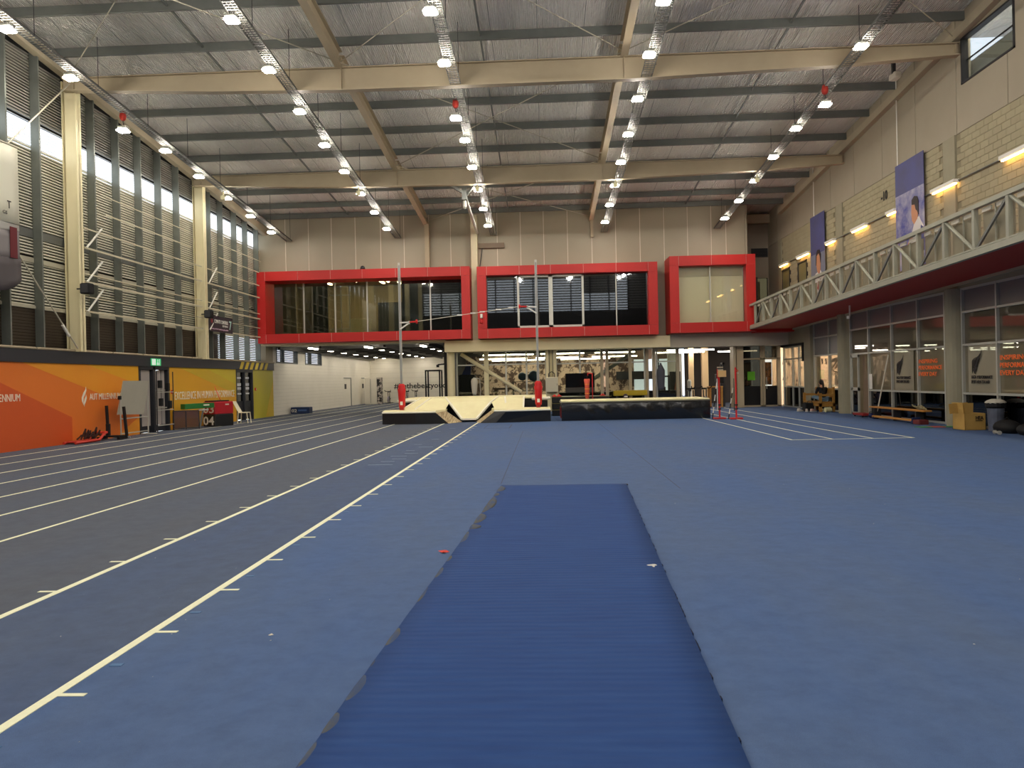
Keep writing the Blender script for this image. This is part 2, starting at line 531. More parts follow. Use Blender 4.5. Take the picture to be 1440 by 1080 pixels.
# wording
whitep = mat('white_print', (244, 236, 216), .5)
def flame(y, z, h, p=None):
    a = [(0, 0.05), (-.16, .28), (-.17, .45), (-.02, .70), (.14, .85), (.19, 1.0), (.22, .8), (.12, .62), (-.02, .45), (-.04, .25)]
    b = [(.03, 0.0), (0.0, .22), (.06, .38), (.17, .52), (.19, .6), (.24, .42), (.16, .25), (.06, .12)]
    for q in (a, b):
        flat('flame_mark', [(y + u * h, z + v * h) for u, v in q], whitep, x=XW + .003, t=.006)
flame(22.85, 1.08, .62)
text('wall_lettering', 'AUT MILLENNIUM', (XW + .006, 23.15, 1.28), .2, 'left', whitep, wl_, width=1.72, bold=.0)
text('wall_lettering', 'AUT MILLENNIUM', (XW + .006, 18.28, 1.33), .2, 'left', whitep, wl_, width=1.72, bold=.0)
text('wall_lettering', 'EXCELLENCE IN HUMAN PERFORMANCE', (XW + .006, 28.6, 1.14), .31, 'left', whitep, wl_, width=5.6)
# louvred wall above the band
STUDS = [18.3, 19.75, 21.1, 23.75, 25.15, 26.55, 27.95, 29.35, 32.15, 33.4, 34.9, 36.2, 37.6]
STUDS = [18.3 - 1.4 * k for k in range(1, 22) if abs((18.3 - 1.4 * k) - 14.3) > .5] + STUDS
COLS = [22.5, 31.0, 14.3, 6.0, -2.4, -10.8]
EDG = sorted(STUDS + COLS)
SL = {'low': mat('louvre_brown', (124, 110, 92), .6), 'mid': mat('louvre_cream', (208, 206, 184), .45, col2=(218, 215, 194), nscale=1), 'cle': mat('louvre_glass_frame', (210, 214, 216), .3), 'top': mat('louvre_grey', (146, 143, 133), .5)}
def zone(z):
    return 'low' if z < 3.97 else 'mid' if z < 8.52 else 'cle' if z < 9.3 else 'top'
for a, b in zip(EDG, EDG[1:] + [38.5]):
    if b < 8:
        pitch_ = .34
    elif b > 34 and False:
        pitch_ = .12
    else:
        pitch_ = .085
    zm = {k: MB() for k in SL}
    z = 2.82
    zend = 13.25 - .103 * b + .1
    while z < zend:
        k = zone(z)
        if 5.92 < z < 6.2 or 5.22 < z < 5.4:
            z += pitch_; continue
        if k == 'cle':
            zm[k].box(-14.55, -14.53, a, b, z, z + .014)
        elif k == 'low':
            q_ = .72 if b > 34 else .8
            zm[k].add([(-14.54, a, z), (-14.54, b, z), (-14.47, b, z + pitch_ * q_), (-14.47, a, z + pitch_ * q_)], [(0, 1, 2, 3)])
        else:
            hgt = pitch_ * .56
            zm[k].add([(-14.53, a, z), (-14.53, b, z), (-14.48, b, z + .006), (-14.48, a, z + .006), (-14.48, a, z + hgt), (-14.48, b, z + hgt), (-14.53, b, z + hgt), (-14.53, a, z + hgt)],
                      [(0, 1, 2, 3), (3, 2, 5, 4), (4, 5, 6, 7)])
        z += pitch_
    for k in SL:
        if zm[k].v:
            o = zm[k].build('louvre_slats', SL[k], wl_); o['kind'] = 'stuff'
back_m = mat('louvre_backing', (34, 33, 30), .9)
MB().box(-14.7, -14.6, -14, 38.5, 3.95, 8.5).build('louvre_backing', back_m, wl_)
MB().box(-14.7, -14.6, -14, 33.5, 2.76, 3.95).build('louvre_backing', back_m, wl_)
MB().box(-14.7, -14.6, -14, 38.5, 9.33, 15).build('louvre_backing', back_m, wl_)
MB().box(-14.52, -14.44, -14, 38.5, 5.94, 6.18).build('girt', mat('girt_grey', (96, 98, 92), .5), wl_)
MB().box(-14.52, -14.44, -14, 38.5, 5.24, 5.38).build('girt', mat('girt_pale', (178, 172, 150), .5), wl_)
MB().box(-14.52, -14.42, -14, 38.5, 3.93, 4.02).build('girt', mat('girt_pale', (178, 172, 150), .5), wl_)
for y in STUDS:
    g = MB().prism([(-14.45, y - .04), (-14.2, y - .04), (-14.2, y + .02), (-14.22, y + .02), (-14.22, y - .02), (-14.42, y - .02), (-14.42, y + .05), (-14.45, y + .05)], 'z', 2.8, 13.25 - .103 * y + .2)
    g.build('stud', stud, wl_)
for y in COLS:
    zt = 12.8 - .084 * y
    g = MB().box(-14.38, -13.94, y - .015, y + .015, 2.76, zt)
    g.box(-13.97, -13.94, y - .13, y + .13, 2.76, zt).box(-14.38, -14.35, y - .13, y + .13, 2.76, zt)
    g.box(-14.3, -13.98, y - .1, y - .07, 2.76, zt)
    g.build('steel_column', cream2, wl_)
# rails with short stays between the steel columns
for (a, b) in ((22.7, 30.8), (31.2, 38.3)):
    for (z, r, aa) in ((7.78, .014, 1.2), (7.2, .02, 1.2), (6.55, .02, 0), (5.95, .028, 0), (5.15, .016, 0), (4.9, .032, 0), (4.45, .016, 0), (4.0, .028, 0)):
        MB().beam((-13.98, a + aa, z), (-13.98, b - (.1 if z < 7 else 1), z), r * 1.6, r * 2).build('wall_rail', mat('rail_cream', (204, 196, 168), .45, .1), wl_)
    for z in (5.96, 4.92, 4.02):
        MB().beam((-13.9, a, z - .02), (-14.0, a + 1.0, z + .75), .04, .04).build('rail_stay', white, wl_)
for (p, q) in (((22.2, 10.75), (14.5, 3.3)), ((22.3, 2.85), (14.5, 10.4))):
    MB().tube((-14.0, p[0], p[1]), (-14.0, q[0], q[1]), .022, 6).build('brace_rod', steelw, wl_)
MB().tube((-14.0, 21.9, 3.2), (-14.0, 21.6, 3.5), .045, 6).build('turnbuckle', white, wl_)
MB().box(-14.62, XW, 38.3, 39.3, 2.7, 3.7).build('wall_stub', creamd, wl_)

# doors in the left wall
d1 = sroot('door_1')
MB().box(-14.75, -14.7, 26.05, 28.2, 0, 2.39).build('door_backing', blackm, d1)
dp = mat('door_white', (176, 168, 162), .5)
fr = mat('door_frame_dark', (38, 40, 46), .5)
for (a, b) in ((26.05, 26.17), (28.08, 28.2), (27.02, 27.16)):
    MB().box(-14.5, XW - .0 + .02, a, b, 0, 2.39).build('door_frame', fr, d1)
MB().box(-14.5, XW + .02, 26.17, 28.08, 2.28, 2.39).build('door_frame', fr, d1)
for (a, b) in ((26.2, 26.98), (27.2, 27.42), (27.52, 27.76), (27.86, 28.05)):
    MB().box(-14.34, -14.3, a, b, .25, 2.26).build('door_panel', dp, d1)
MB().box(-14.36, -14.3, 26.2, 28.05, 0.02, .24).build('kick_plate', fr, d1)
for z in (1.5, .85):
    MB().box(-14.28, -14.22, 27.2, 28.05, z, z + .04).build('push_bar', alu, d1)
d2 = sroot('door_2')
MB().box(-14.75, -14.7, 34.45, 36.5, 0, 2.39).build('door_backing', blackm, d2)
for (a, b) in ((34.45, 34.56), (35.42, 35.54), (36.39, 36.5)):
    MB().box(-14.4, XW + .01, a, b, 0, 2.3).build('door_frame', fr, d2)
MB().box(-14.4, XW + .01, 34.45, 36.5, 2.26, 2.39).build('door_frame', fr, d2)
gdark = glass('dark_glass', (50, 52, 56), .12)
for (a, b) in ((34.56, 35.42), (35.54, 36.39)):
    MB().box(-14.3, -14.29, a, b, 0.9, 2.26).build('pane', gdark, d2)
    MB().box(-14.32, -14.27, a, b, 0.05, .9).build('kick_panel', fr, d2)
    for (z, h_) in ((1.95, .09), (1.62, .13), (1.44, .12), (1.22, .07), (.55, .14), (.3, .06)):
        MB().box(-14.285, -14.28, a + .2, b - .2, z, z + h_).build('notice', mat('notice_white', (205, 208, 214), .5), d2)

# far gym side wall (white block) with two louvred windows and two doors
wg = sroot('wall_left_far')
wblock = mat('white_block', (240, 234, 218), .6, col2=(246, 240, 226), nscale=1.2)
LG = -14.3
def gwall(y0, y1, z0, z1, n=1):
    MB().box(LG - .3, LG, y0, y1, z0, z1).build('wall_section', wblock, wg)
segs = [39.3, 53.6, 55.7, 58.85, 60.7, 62.2]
gwall(39.3, 40.05, 0, 3.75); gwall(40.05, 43.55, 0, 2.84); gwall(43.55, 44.95, 0, 3.75); gwall(44.95, 48.3, 0, 2.84)
gwall(48.3, 53.6, 0, 3.75); gwall(53.6, 62.2, 2.05, 3.75); gwall(55.7, 58.85, 0, 2.05); gwall(60.7, 62.2, 0, 2.05)
for k in range(14):
    MB().box(LG, LG + .004, 39.35, 53.5 if k < 10 else 61, .2 * k + .2, .2 * k + .206).build('mortar_joint', mat('joint_grey', (196, 190, 178), .7), wg)
wn = [sroot('window_1'), sroot('window_2')]
for o, (a, b) in zip(wn, ((40.05, 43.55), (44.95, 48.3))):
    MB().box(LG - .28, LG - .27, a, b, 2.84, 3.72).build('pane', mat('sky_pane', (235, 240, 255), emit=.9), o)
    for k in range(8):
        MB().box(LG - .15, LG - .05, a, b, 2.87 + .11 * k, 2.87 + .11 * k + .03).build('louvre', mat('louvre_dark', (70, 68, 66), .5), o)
    for y in (a, (a * 2 + b) / 3, b - .08):
        MB().box(LG - .2, LG + .03, y, y + .09, 2.84, 3.75).build('window_frame', purl, o)
    MB().box(LG - .2, LG + .02, a, b, 2.8, 2.86).build('window_sill', purl, o)
for nm, (a, b) in (('door_3', (53.6, 55.7)), ('door_4', (58.85, 60.7))):
    o = sroot(nm)
    MB().box(LG - .08, LG - .02, a + .05, b - .05, 0, 2.0).build('door_leaf', wblock, o)
    g = MB().box(LG - .1, LG + .02, b - .09, b, 0, 2.05).box(LG - .1, LG + .02, a, b, 2.0, 2.06)
    g.build('door_frame', purl, o)
    MB().box(LG - .02, LG + .0, a + .3, a + .75, 1.25, 1.6).build('notice', darkm, o)

# ================================================================ FAR WALL
wb = sroot('wall_back')
pan = mat('insulated_panel', (160, 152, 130), .5, col2=(165, 157, 135), nscale=.6)
JX = [-14.6, -13.12, -11.92, -10.73, -9.5, -8.2, -7.0, -5.72, -4.62, -3.45, -2.25, -1.07, .1, 1.3, 2.52, 3.72, 4.93, 6.13, 7.3, 8.47, 9.2, 10.15]
for a, b in zip(JX, JX[1:]):
    MB().box(a + .012, b - .012, 38.5, 38.6, 7.0, rz(38.55)).build('wall_panel', pan, wb)
MB().box(5.45, 6.3, 38.5, 38.6, 3.0, 7.0).build('wall_panel', pan, wb)
for a in JX[1:-1]:
    MB().box(a - .014, a + .014, 38.485, 38.5, 7.0, rz(38.55)).build('joint_strip', mat('joint_pale', (226, 218, 200), .5), wb)
MB().box(-3.6, -3.1, 38.5, 38.6, 3.0, 7.0).build('wall_panel', pan, wb)
MB().box(-14.6, 10.15, 38.6, 38.75, 7.0, rz(38.7)).build('panel_backing', mat('joint_pale', (226, 218, 200), .5), wb)
MB().box(10.15, 10.25, 38.5, 41, 3.9, rz(40)).build('wall_return', pan, wb)
MB().box(12.0, 12.2, 39.02, 41.2, 3.9, 8.38).build('wall_return', mat('recess_plaster', (140, 130, 114), .7), wb)
g = MB().box(-3.54, -3.22, 37.9, 38.5, 3.05, 9.9); g.build('steel_column', mat('cream_mid', (200, 190, 158), .5), wb)
MB().box(-5.9, -5.68, 38.2, 38.5, 7.1, 9.7).build('steel_column', cream, wb)
MB().box(2.45, 2.6, 38.35, 38.5, 8.7, 9.6).build('steel_column', cream, wb)
MB().box(-3.2, -1.9, 38.3, 38.5, 8.3, 8.55).build('ledge_plate', mat('plate_brown', (120, 104, 84), .6), wb)
MB().tube((-3.0, 38.3, 8.3), (-3.16, 38.2, 7.2), .025, 6).build('conduit', darkm, wb)
# recess at the right end, upper level
MB().box(10.15, 12.1, 41, 41.2, 6.75, rz(41)).build('wall_panel', mat('recess_plaster', (140, 130, 114), .7), wb)
MB().box(10.15, 11.35, 41, 41.2, 3.9, 6.75).build('wall_panel', mat('recess_plaster', (140, 130, 114), .7), wb)
MB().box(11.95, 12.1, 41, 41.2, 3.9, 6.75).build('wall_panel', mat('recess_plaster', (140, 130, 114), .7), wb)
MB().box(10.3, 12.0, 40.6, 40.85, 9.6, 10.05).build('girder', cream, wb)
MB().box(10.15, 12.1, 38.8, 41.2, 3.75, 3.95).build('landing_slab', creamd, wb)
v = MB().box(11.1, 11.95, 40.94, 40.98, 7.86, 8.32).build('vent_backing', blackm, wb)
for k in range(6):
    MB().box(11.1, 11.95, 40.9, 40.95, 7.88 + .075 * k, 7.91 + .075 * k).build('vent_slat', darkm, wb)
o = sroot('window_3')
MB().box(11.35, 11.95, 41.02, 41.03, 4.0, 6.75).build('pane', glass('office_glass', (130, 125, 105), .1), o)
MB().box(10.5, 12.1, 43.0, 43.1, 3.9, 6.8).build('room_wall', mat('room_beige', (150, 138, 112), .7), o)
MB().box(11.4, 11.9, 42.8, 42.9, 6.2, 6.25).build('ceiling_tube', tubem, o)
MB().box(11.3, 11.4, 40.96, 41.02, 4.0, 6.8).build('window_frame', darkm, o)

# red framed bays
def reveal(o, x0, x1, z0, z1, fwid, ftop, fbot, jx, yf=37.0, yb=38.5, rd=.5):
    ix0, ix1, iz0, iz1 = x0 + fwid, x1 - fwid, z0 + fbot, z1 - ftop
    g_ = .006
    cuts = [x0] + jx + [x1]
    for a, b in zip(cuts, cuts[1:]):
        MB().box(a + g_, b - g_, yf, yf + .04, iz1 + g_ if 1 else 0, z1).build('red_panel', red, o)
        MB().box(a + g_, b - g_, yf, yf + .04, z0, iz0 - g_).build('red_panel', red, o)
        MB().box(a + g_, b - g_, yf + .04, yb, z1 - .04, z1).build('red_panel', red, o)
        MB().box(a + g_, b - g_, yf + .04, yb, z0, z0 + .04).build('red_panel', red, o)
    for (a, b) in ((x0, ix0), (ix1, x1)):
        MB().box(a + g_, b - g_, yf, yf + .04, iz0, iz1).build('red_panel', red, o)
    MB().box(x0, x0 + .04, yf + .04, yb, z0 + .04, z1 - .04).build('red_panel', red, o)
    MB().box(x1 - .04, x1, yf + .04, yb, z0 + .04, z1 - .04).build('red_panel', red, o)
    # inner lining of the reveal
    r = MB().box(ix0 - .03, ix0, yf + .04, yf + rd, iz0, iz1).box(ix1, ix1 + .03, yf + .04, yf + rd, iz0, iz1)
    r.box(ix0, ix1, yf + .04, yf + rd, iz1, iz1 + .03).box(ix0, ix1, yf + .04, yf + rd, iz0 - .03, iz0)
    r.build('reveal_lining', red, o)
    MB().box(x0 + .01, x1 - .01, yf + .012, yf + .035, iz1 + .01, z1 - .01).box(x0 + .01, x1 - .01, yf + .012, yf + .035, z0 + .01, iz0 - .01).build('joint_backing', mat('joint_pale', (226, 218, 200), .5), o)
    return ix0, ix1, iz0, iz1
bglass = glass('bay_glass', (214, 214, 200), .06)
w4, w5, w6 = sroot('window_4'), sroot('window_5'), sroot('window_6')
def glaze(o, xs, z0, z1, y=37.42, m=bglass, mw=.05, mm=alu, heavy=()):
    for a, b in zip(xs, xs[1:]):
        MB().box(a, b, y, y + .012, z0, z1).build('pane', m, o)
    for x in xs[1:-1]:
        MB().box(x - mw / 2, x + mw / 2, y - .05, y + .06, z0, z1).build('mullion', mm, o)
    for (a, b) in heavy:
        g = MB()
        for (p, q) in ((a, a + .1), (b - .1, b)):
            g.box(p, q, y - .07, y + .07, z0, z1)
        g.box(a, b, y - .07, y + .07, z0, z0 + .12).box(a, b, y - .07, y + .07, z1 - .1, z1)
        g.build('sash_frame', alu, o)
i = reveal(w4, -14.1, -3.55, 3.69, 7.22, .42, .46, .45, [-13.69, -12.05, -10.42, -8.84, -7.19, -5.61, -4.0], rd=1.3)
glaze(w4, [-13.68, -12.15, -10.54, -8.9, -7.25, -5.68, -3.97], i[2], i[3], y=38.25, mw=.06)
i = reveal(w5, -3.2, 5.55, 3.68, 7.18, .45, .44, .47, [-2.72, -1.13, .39, 1.98, 3.56, 5.1])
glaze(w5, [-2.75, -1.22, .36, 1.96, 3.58, 5.1], i[2], i[3], heavy=((-1.26, .38), (.38, 2.0)), m=glass('bay_glass_dark', (120, 124, 120), .11))
i = reveal(w6, 6.12, 10.22, 3.72, 7.42, .45, .48, .48, [6.57, 8.13, 9.78])
glaze(w6, [6.57, 8.13, 9.77], i[2], i[3], m=glass('bay_glass_clear', (246, 246, 240), .05))
MB().box(6.55, 9.8, 37.75, 37.78, 3.8, 7.2).build('blind', mat('pale_blind', (246, 242, 218), .7, col2=(250, 248, 226), nscale=.6), w6)
MB().box(6.6, 9.75, 37.7, 37.74, 6.5, 6.9).build('blind_valance', mat('valance', (206, 203, 182), .7), w6)
# rooms behind the bays
rm = mat('room_dark', (34, 33, 32), .8)
rb = mat('room_tan', (176, 160, 122), .7)
rooms = sroot('wall_bay_rooms')
MB().box(-14.5, 10.1, 38.6, 45.5, 3.86, 3.92).build('room_floor', mat('room_floor', (110, 96, 76), .5), rooms)
MB().box(-14.5, 10.1, 38.76, 45.5, 7.3, 7.4).build('room_ceiling', mat('room_ceiling', (140, 132, 112), .7), rooms)
MB().box(-14.5, -3.2, 45, 45.2, 3.8, 7.3).build('room_wall', rb, rooms)
MB().box(-3.4, 10.1, 44, 44.2, 3.8, 7.3).build('room_wall', rm, rooms)
MB().box(-3.45, -3.3, 38.6, 45, 3.8, 7.3).build('room_wall', rm, rooms)
MB().box(-7.3, -3.5, 39.2, 39.3, 3.8, 7.3).build('curtain', mat('curtain_black', (20, 21, 24), .8), rooms)
MB().box(-14.6, -14.5, 38.6, 45, 3.6, 7.4).build('room_wall', rb, rooms)
MB().box(-14.5, -13.3, 40.5, 40.6, 3.8, 7.3).build('room_wall', mat('room_grey', (120, 116, 104), .7), rooms)
MB().box(-12.6, -11.3, 39.5, 39.6, 3.8, 7.3).build('curtain', mat('curtain_green', (36, 38, 32), .8), rooms)
MB().box(-9.4, -8.0, 43, 43.1, 3.8, 6.2).build('partition', mat('partition_dark', (40, 42, 44), .7), rooms)
MB().cbox(-10.05, -9.05, 39.3, 39.8, 3.8, 5.0, .03).build('service_cabinet', mat('cabinet_ivory', (236, 228, 186), .5), rooms)
g = MB()
for (x, z0_, z1_) in ((-11.1, 4, 6.3), (-10.75, 4, 6.6), (-10.3, 4.2, 6.4)):
    g.box(x, x + .06, 40.0, 40.06, z0_, z1_)
g.box(-11.3, -10.2, 40, 40.1, 6.3, 6.36).box(-11.3, -10.3, 39.9, 40.3, 4.5, 4.56)
g.build('treatment_frame', alu, rooms)
MB().box(-13.5, -3.6, 44.2, 44.3, 3.8, 7.3).build('room_wall', rb, rooms)
for k in range(3):
    MB().box(-12 + 3 * k, -11.85 + 3 * k, 39.2, 42.5, 7.2, 7.26).build('ceiling_tube', mat('room_tube', (255, 238, 205), emit=34), rooms)
for k in range(6):
    MB().box(-9.6 + k * .5, -9.5 + k * .5, 40 + k * .75, 40.5 + k * .75, 7.2, 7.26).build('ceiling_tube', tubem, rooms)
for k in range(3):
    MB().box(-11.2 + k * .45, -11.12 + k * .45, 40 + k * .6, 40.4 + k * .6, 7.2, 7.26).build('ceiling_tube', tubem, rooms)

# ================================================================ GROUND FLOOR BELOW THE BAYS
fc = sroot('wall_back_ground')
greyp = mat('grey_plaster', (182, 174, 156), .65, col2=(190, 182, 164), nscale=.8)
MB().box(-4.95, 6.2, 37.7, 39.0, 3.08, 3.64).build('transfer_beam', cream2, fc)
MB().box(6.2, 12.2, 37.9, 39.0, 3.06, 3.7).build('transfer_beam', greyp, fc)
MB().box(-14.3, -4.95, 37.9, 39.4, 3.62, 3.7).build('soffit', cream2, fc)
MB().box(10.2, 12.1, 37.0, 39.0, 3.66, 3.8).build('soffit', red, fc)
def col(name, x, y, r, z0, z1, m, p):
    return MB().lathe((x, y, 0), [(r, z0), (r, z1)], 20).build(name, m, p, smooth=False)
col('round_column', -4.72, 38.3, .2, 0, 3.08, cream2, fc)
MB().box(.08, .26, 38.2, 38.8, 0, 3.08).box(.44, .6, 38.2, 38.8, 0, 3.08).box(.26, .44, 38.35, 38.6, 0, 3.08).build('steel_column', cream2, fc)
MB().box(9.4, 9.52, 38.3, 39, 0, 3.06).box(9.58, 9.92, 38.4, 39, 0, 3.06).build('steel_column', cream, fc)
w7 = sroot('window_7')
gclear = glass('gym_glass', (222, 226, 216), .05)
XS = [-4.5, -2.95, -1.97, -.92, .08]
def gl2(o, xs, y, z0, z1, zt, m=gclear):
    for a, b in zip(xs, xs[1:]):
        MB().box(a, b, y, y + .01, z0, zt).build('pane', m, o)
        MB().box(a, b, y, y + .01, zt, z1).build('pane', m, o)
    for x in xs:
        MB().box(x - .04, x + .04, y - .05, y + .06, z0, z1).build('mullion', alu, o)
    MB().box(xs[0], xs[-1], y - .05, y + .06, zt - .03, zt + .03).build('transom', alu, o)
gl2(w7, XS, 39.0, 0, 3.08, 2.43)
MB().box(-3.08, -2.86, 38.7, 39, 0, 3.08).build('post', cream2, w7)
gl2(w7, [.6, 1.81, 2.9], 39.0, 0, 3.08, 2.4)
gl2(w7, [3.2, 4.33, 5.1], 39.0, 0, 3.08, 2.4)
gl2(w7, [5.7, 6.74], 39.0, 0, 3.08, 2.4)
for x in (2.92, 3.18, 4.35, 5.2, 5.55, 6.74):
    MB().box(x - .07, x + .07, 38.8, 39.05, 0, 3.08).build('post', cream, w7)
MB().tube((-4.25, 38.75, 3.0), (-1.2, 38.75, 1.0), .1, 10).build('brace_tube', cream2, w7)
MB().tube((2.1, 39.8, 1.3), (4.5, 39.8, 2.85), .1, 10).build('brace_tube', alu, w7)
# gym room behind the glass
gy = sroot('wall_gym_room')
mural = mat('patterned_mural', (238, 208, 184), .7, col2=(104, 82, 70), nscale=3.2, contrast=.03)
pink = mat('gym_wall_pink', (214, 182, 156), .7)
gdarkw = mat('gym_wall_dark', (58, 50, 44), .8)
MB().box(-5.0, 0.8, 48.0, 48.2, 0, 3.4).build('room_wall', mural, gy)
MB().box(.8, 5.6, 48.0, 48.2, 0, 3.4).build('room_wall', mural, gy)
MB().box(8.4, 12.3, 46.0, 46.2, 0, 3.4).build('room_wall', gdarkw, gy)
MB().box(5.6, 8.4, 48.0, 48.2, 0, .7).box(5.6, 8.4, 48, 48.2, 2.75, 3.4).build('room_wall', pink, gy)
MB().box(-5.2, -4.95, 39.3, 48, 0, 3.7).build('room_wall', mat('gym_side_dark', (50, 48, 46), .8), gy)
MB().box(-5.2, 12.4, 39.05, 48.2, 3.35, 3.5).build('room_ceiling', mat('gym_ceiling', (130, 122, 110), .8), gy)
MB().box(-14.4, -5.0, 39.4, 62.2, 3.75, 3.85).build('room_ceiling', mat('gym_ceiling_l', (150, 146, 138), .8), gy)
MB().box(-14.6, -5.0, 62, 62.2, 0, 3.75).build('room_wall', wblock, gy)
MB().box(-5.2, -5.0, 48, 62, 0, 3.75).build('room_wall', wblock, gy)
for k in range(8):
    MB().box(-14.3, -5, 61.99, 62, .4 * k + .4, .4 * k + .41).build('mortar_joint', mat('joint_grey', (196, 190, 178), .7), gy)
for x in (-14, -11.8, -8.4, -6, -4.5):
    MB().box(x, x + .12, 39.5, 61.9, 3.5, 3.72).build('ceiling_joist', mat('joist_dark', (70, 68, 64), .6), gy)
for y in range(44, 61, 3):
    MB().tube((-14.2, y, 3.6), (-5.25, y, 3.6), .07, 6).build('ceiling_pipe', mat('joist_dark', (70, 68, 64), .6), gy)
o = sroot('window_8')
MB().box(5.6, 8.4, 48.1, 48.12, .7, 2.75).build('pane', mat('daylight_pane', (228, 238, 246), emit=1.5), o)
for x in (6.3, 7.1, 7.9):
    MB().box(x, x + .07, 48, 48.08, .7, 2.75).build('mullion', darkm, o)
MB().box(4.4, 6.8, 47, 47.1, 1.5, 2.0).build('beam_panel', darkm, o)
for (x0, x1, y, z) in ((-3.4, -.6, 42.2, 3.0), (-.2, 2.2, 42.2, 3.0), (2.8, 5.0, 42.2, 3.0), (-3.8, -1.0, 44.6, 2.85), (-.5, 2.0, 44.6, 2.85), (2.8, 5.4, 44.6, 2.85), (6.2, 9.0, 43.2, 2.95), (9.5, 11.6, 42, 2.9), (6.6, 9.1, 41.2, 3.0), (-3.2, 0, 46.6, 2.8), (1, 4, 46.6, 2.8)):
    MB().box(x0, x1, y, y + .14, z, z + .06).build('ceiling_tube', tubem, gy)
for (y, z) in ((41.0, 3.2), (43.4, 3.15)):
    MB().tube((-4.4, y, z), (5.2, y, z), .16, 10).build('duct', mat('duct_grey', (110, 104, 94), .5), gy)
MB().box(8.2, 8.45, 43.5, 43.8, 0, 3.3).box(9.0, 9.35, 43.9, 44.2, 0, 3.3).build('room_pillar', mat('pillar_tan', (226, 196, 152), .6), gy)
MB().box(6.9, 7.7, 43, 43.1, 0, 2.9).build('cupboard', mat('cupboard_white', (200, 198, 190), .6), gy)
MB().box(7.0, 7.6, 42.95, 43, 0, 1.9).build('cupboard_opening', blackm, gy)
# left gym: strip lights, wording
k_ = 0
tubes = []
for x in (-13.0, -9.85, -6.75):
    for y in (42.4, 45.5, 48.6, 51.7, 54.7, 57.8, 60.8):
        side = {-13.0: 'left', -9.85: 'middle', -6.75: 'right'}[x]
        n_ = ['first', 'second', 'third', 'fourth', 'fifth', 'sixth', 'last'][int((y - 42) / 3.05)]
        t = thing('strip_light', '%s fluorescent strip light going back in the %s row under the far gym ceiling' % (n_, side), 'light', (x, y, 3.66), 'strip lights of the gym under the red bays')
        MB().box(x - .12, x + .12, y - .68, y + .68, 3.66, 3.72).build('housing', white, t)
        MB().box(x - .09, x + .09, y - .66, y + .66, 3.60, 3.66).build('tube', tubem, t)
text('wall_lettering', '#bethebestyoucanbe', (-12.35, 61.985, 1.14), .44, 'back', mat('black_print', (30, 28, 28), .6), gy, width=5.5, bold=.012)
# right doors in the back facade
o = sroot('door_5')
for (a, b) in ((9.92, 10.02), (10.88, 10.98), (11.0, 11.12), (11.72, 11.9)):
    MB().box(a, b, 38.9, 39.05, 0, 3.06).build('door_frame', cream, o)
MB().box(9.92, 11.9, 38.9, 39.05, 2.38, 2.46).box(9.92, 11.9, 38.9, 39.05, 0, .08).build('door_frame', cream, o)
for (a, b) in ((10.02, 10.88), (11.12, 11.72)):
    MB().box(a, b, 39, 39.01, 1.05, 2.4).build('pane', glass('door_glass', (110, 108, 100), .08) if a < 11 else glass('door_glass_clear', (220, 216, 206), .06), o)
    MB().box(a, b, 38.97, 39.02, .08, 1.05).build('door_panel', blackm, o)
    MB().box(a, b, 39, 39.01, 2.46, 3.06).build('pane', glass('door_glass', (110, 108, 100), .08), o)
MB().box(10.25, 10.62, 38.96, 38.98, 1.35, 1.78).build('green_notice', mat('green_notice', (96, 178, 40), .6), o)
MB().box(11.15, 11.18, 38.82, 38.85, .9, 1.5).build('door_handle', alu, o)
MB().box(11.2, 11.55, 39.3, 39.35, 1.1, 2.25).build('poster', mat('orange_poster', (170, 110, 50), .7, col2=(50, 36, 26), nscale=6, contrast=.1), o)

# ================================================================ RIGHT WALL
wr = sroot('wall_right')
conc = mat('concrete_panel', (154, 144, 124), .75, col2=(162, 152, 132), nscale=.7)
blk = mat('concrete_block', (156, 147, 118), .85, col2=(168, 159, 129), nscale=2.2, bump=.3, bscale=60)
blk2 = mat('concrete_block_b', (151, 142, 114), .85, col2=(163, 154, 125), nscale=2.2, bump=.3, bscale=60)
mort = mat('mortar', (132, 124, 100), .9)
rawc = mat('raw_concrete', (142, 136, 114), .8, col2=(154, 148, 124), nscale=1.6)
def rzz(y):
    return rz(y)
def tilt_panel(y0, y1, z0):
    return MB().prism([(y0 + .012, z0), (y1 - .012, z0), (y1 - .012, rz(y1)), (y0 + .012, rz(y0))], 'x', 12.0, 12.2)
yy = 41.0
pj = [41.0, 39.4]
while pj[-1] > -13.5:
    pj.append(pj[-1] - 2.42)
WIN = (19.7, 22.15, 9.7, 11.0)
for a, b in zip(pj[1:], pj):
    if a < WIN[1] and b > WIN[0]:
        lo, hi = max(a, WIN[0]), min(b, WIN[1])
        MB().box(12, 12.2, a + .012, b - .012, 8.4, WIN[2]).build('concrete_panel', conc, wr)
        MB().prism([(a + .012, WIN[3]), (b - .012, WIN[3]), (b - .012, rz(b)), (a + .012, rz(a))], 'x', 12, 12.2).build('concrete_panel', conc, wr)
        if a + .02 < lo:
            MB().box(12, 12.2, a + .012, lo, WIN[2], WIN[3]).build('concrete_panel', conc, wr)
        if hi < b - .02:
            MB().box(12, 12.2, hi, b - .012, WIN[2], WIN[3]).build('concrete_panel', conc, wr)
    else:
        tilt_panel(a, b, 8.4).build('concrete_panel', conc, wr)
MB().box(12.2, 12.25, -14, WIN[0], 8.4, 15).box(12.2, 12.25, WIN[1], 41.2, 8.4, 13.2).build('panel_backing', mat('joint_pale', (226, 218, 200), .5), wr)
o = sroot('window_9')
MB().box(12.1, 12.11, WIN[0], WIN[1], WIN[2], WIN[3]).build('pane', glass('office_pane', (240, 242, 242), .02), o)
g = MB()
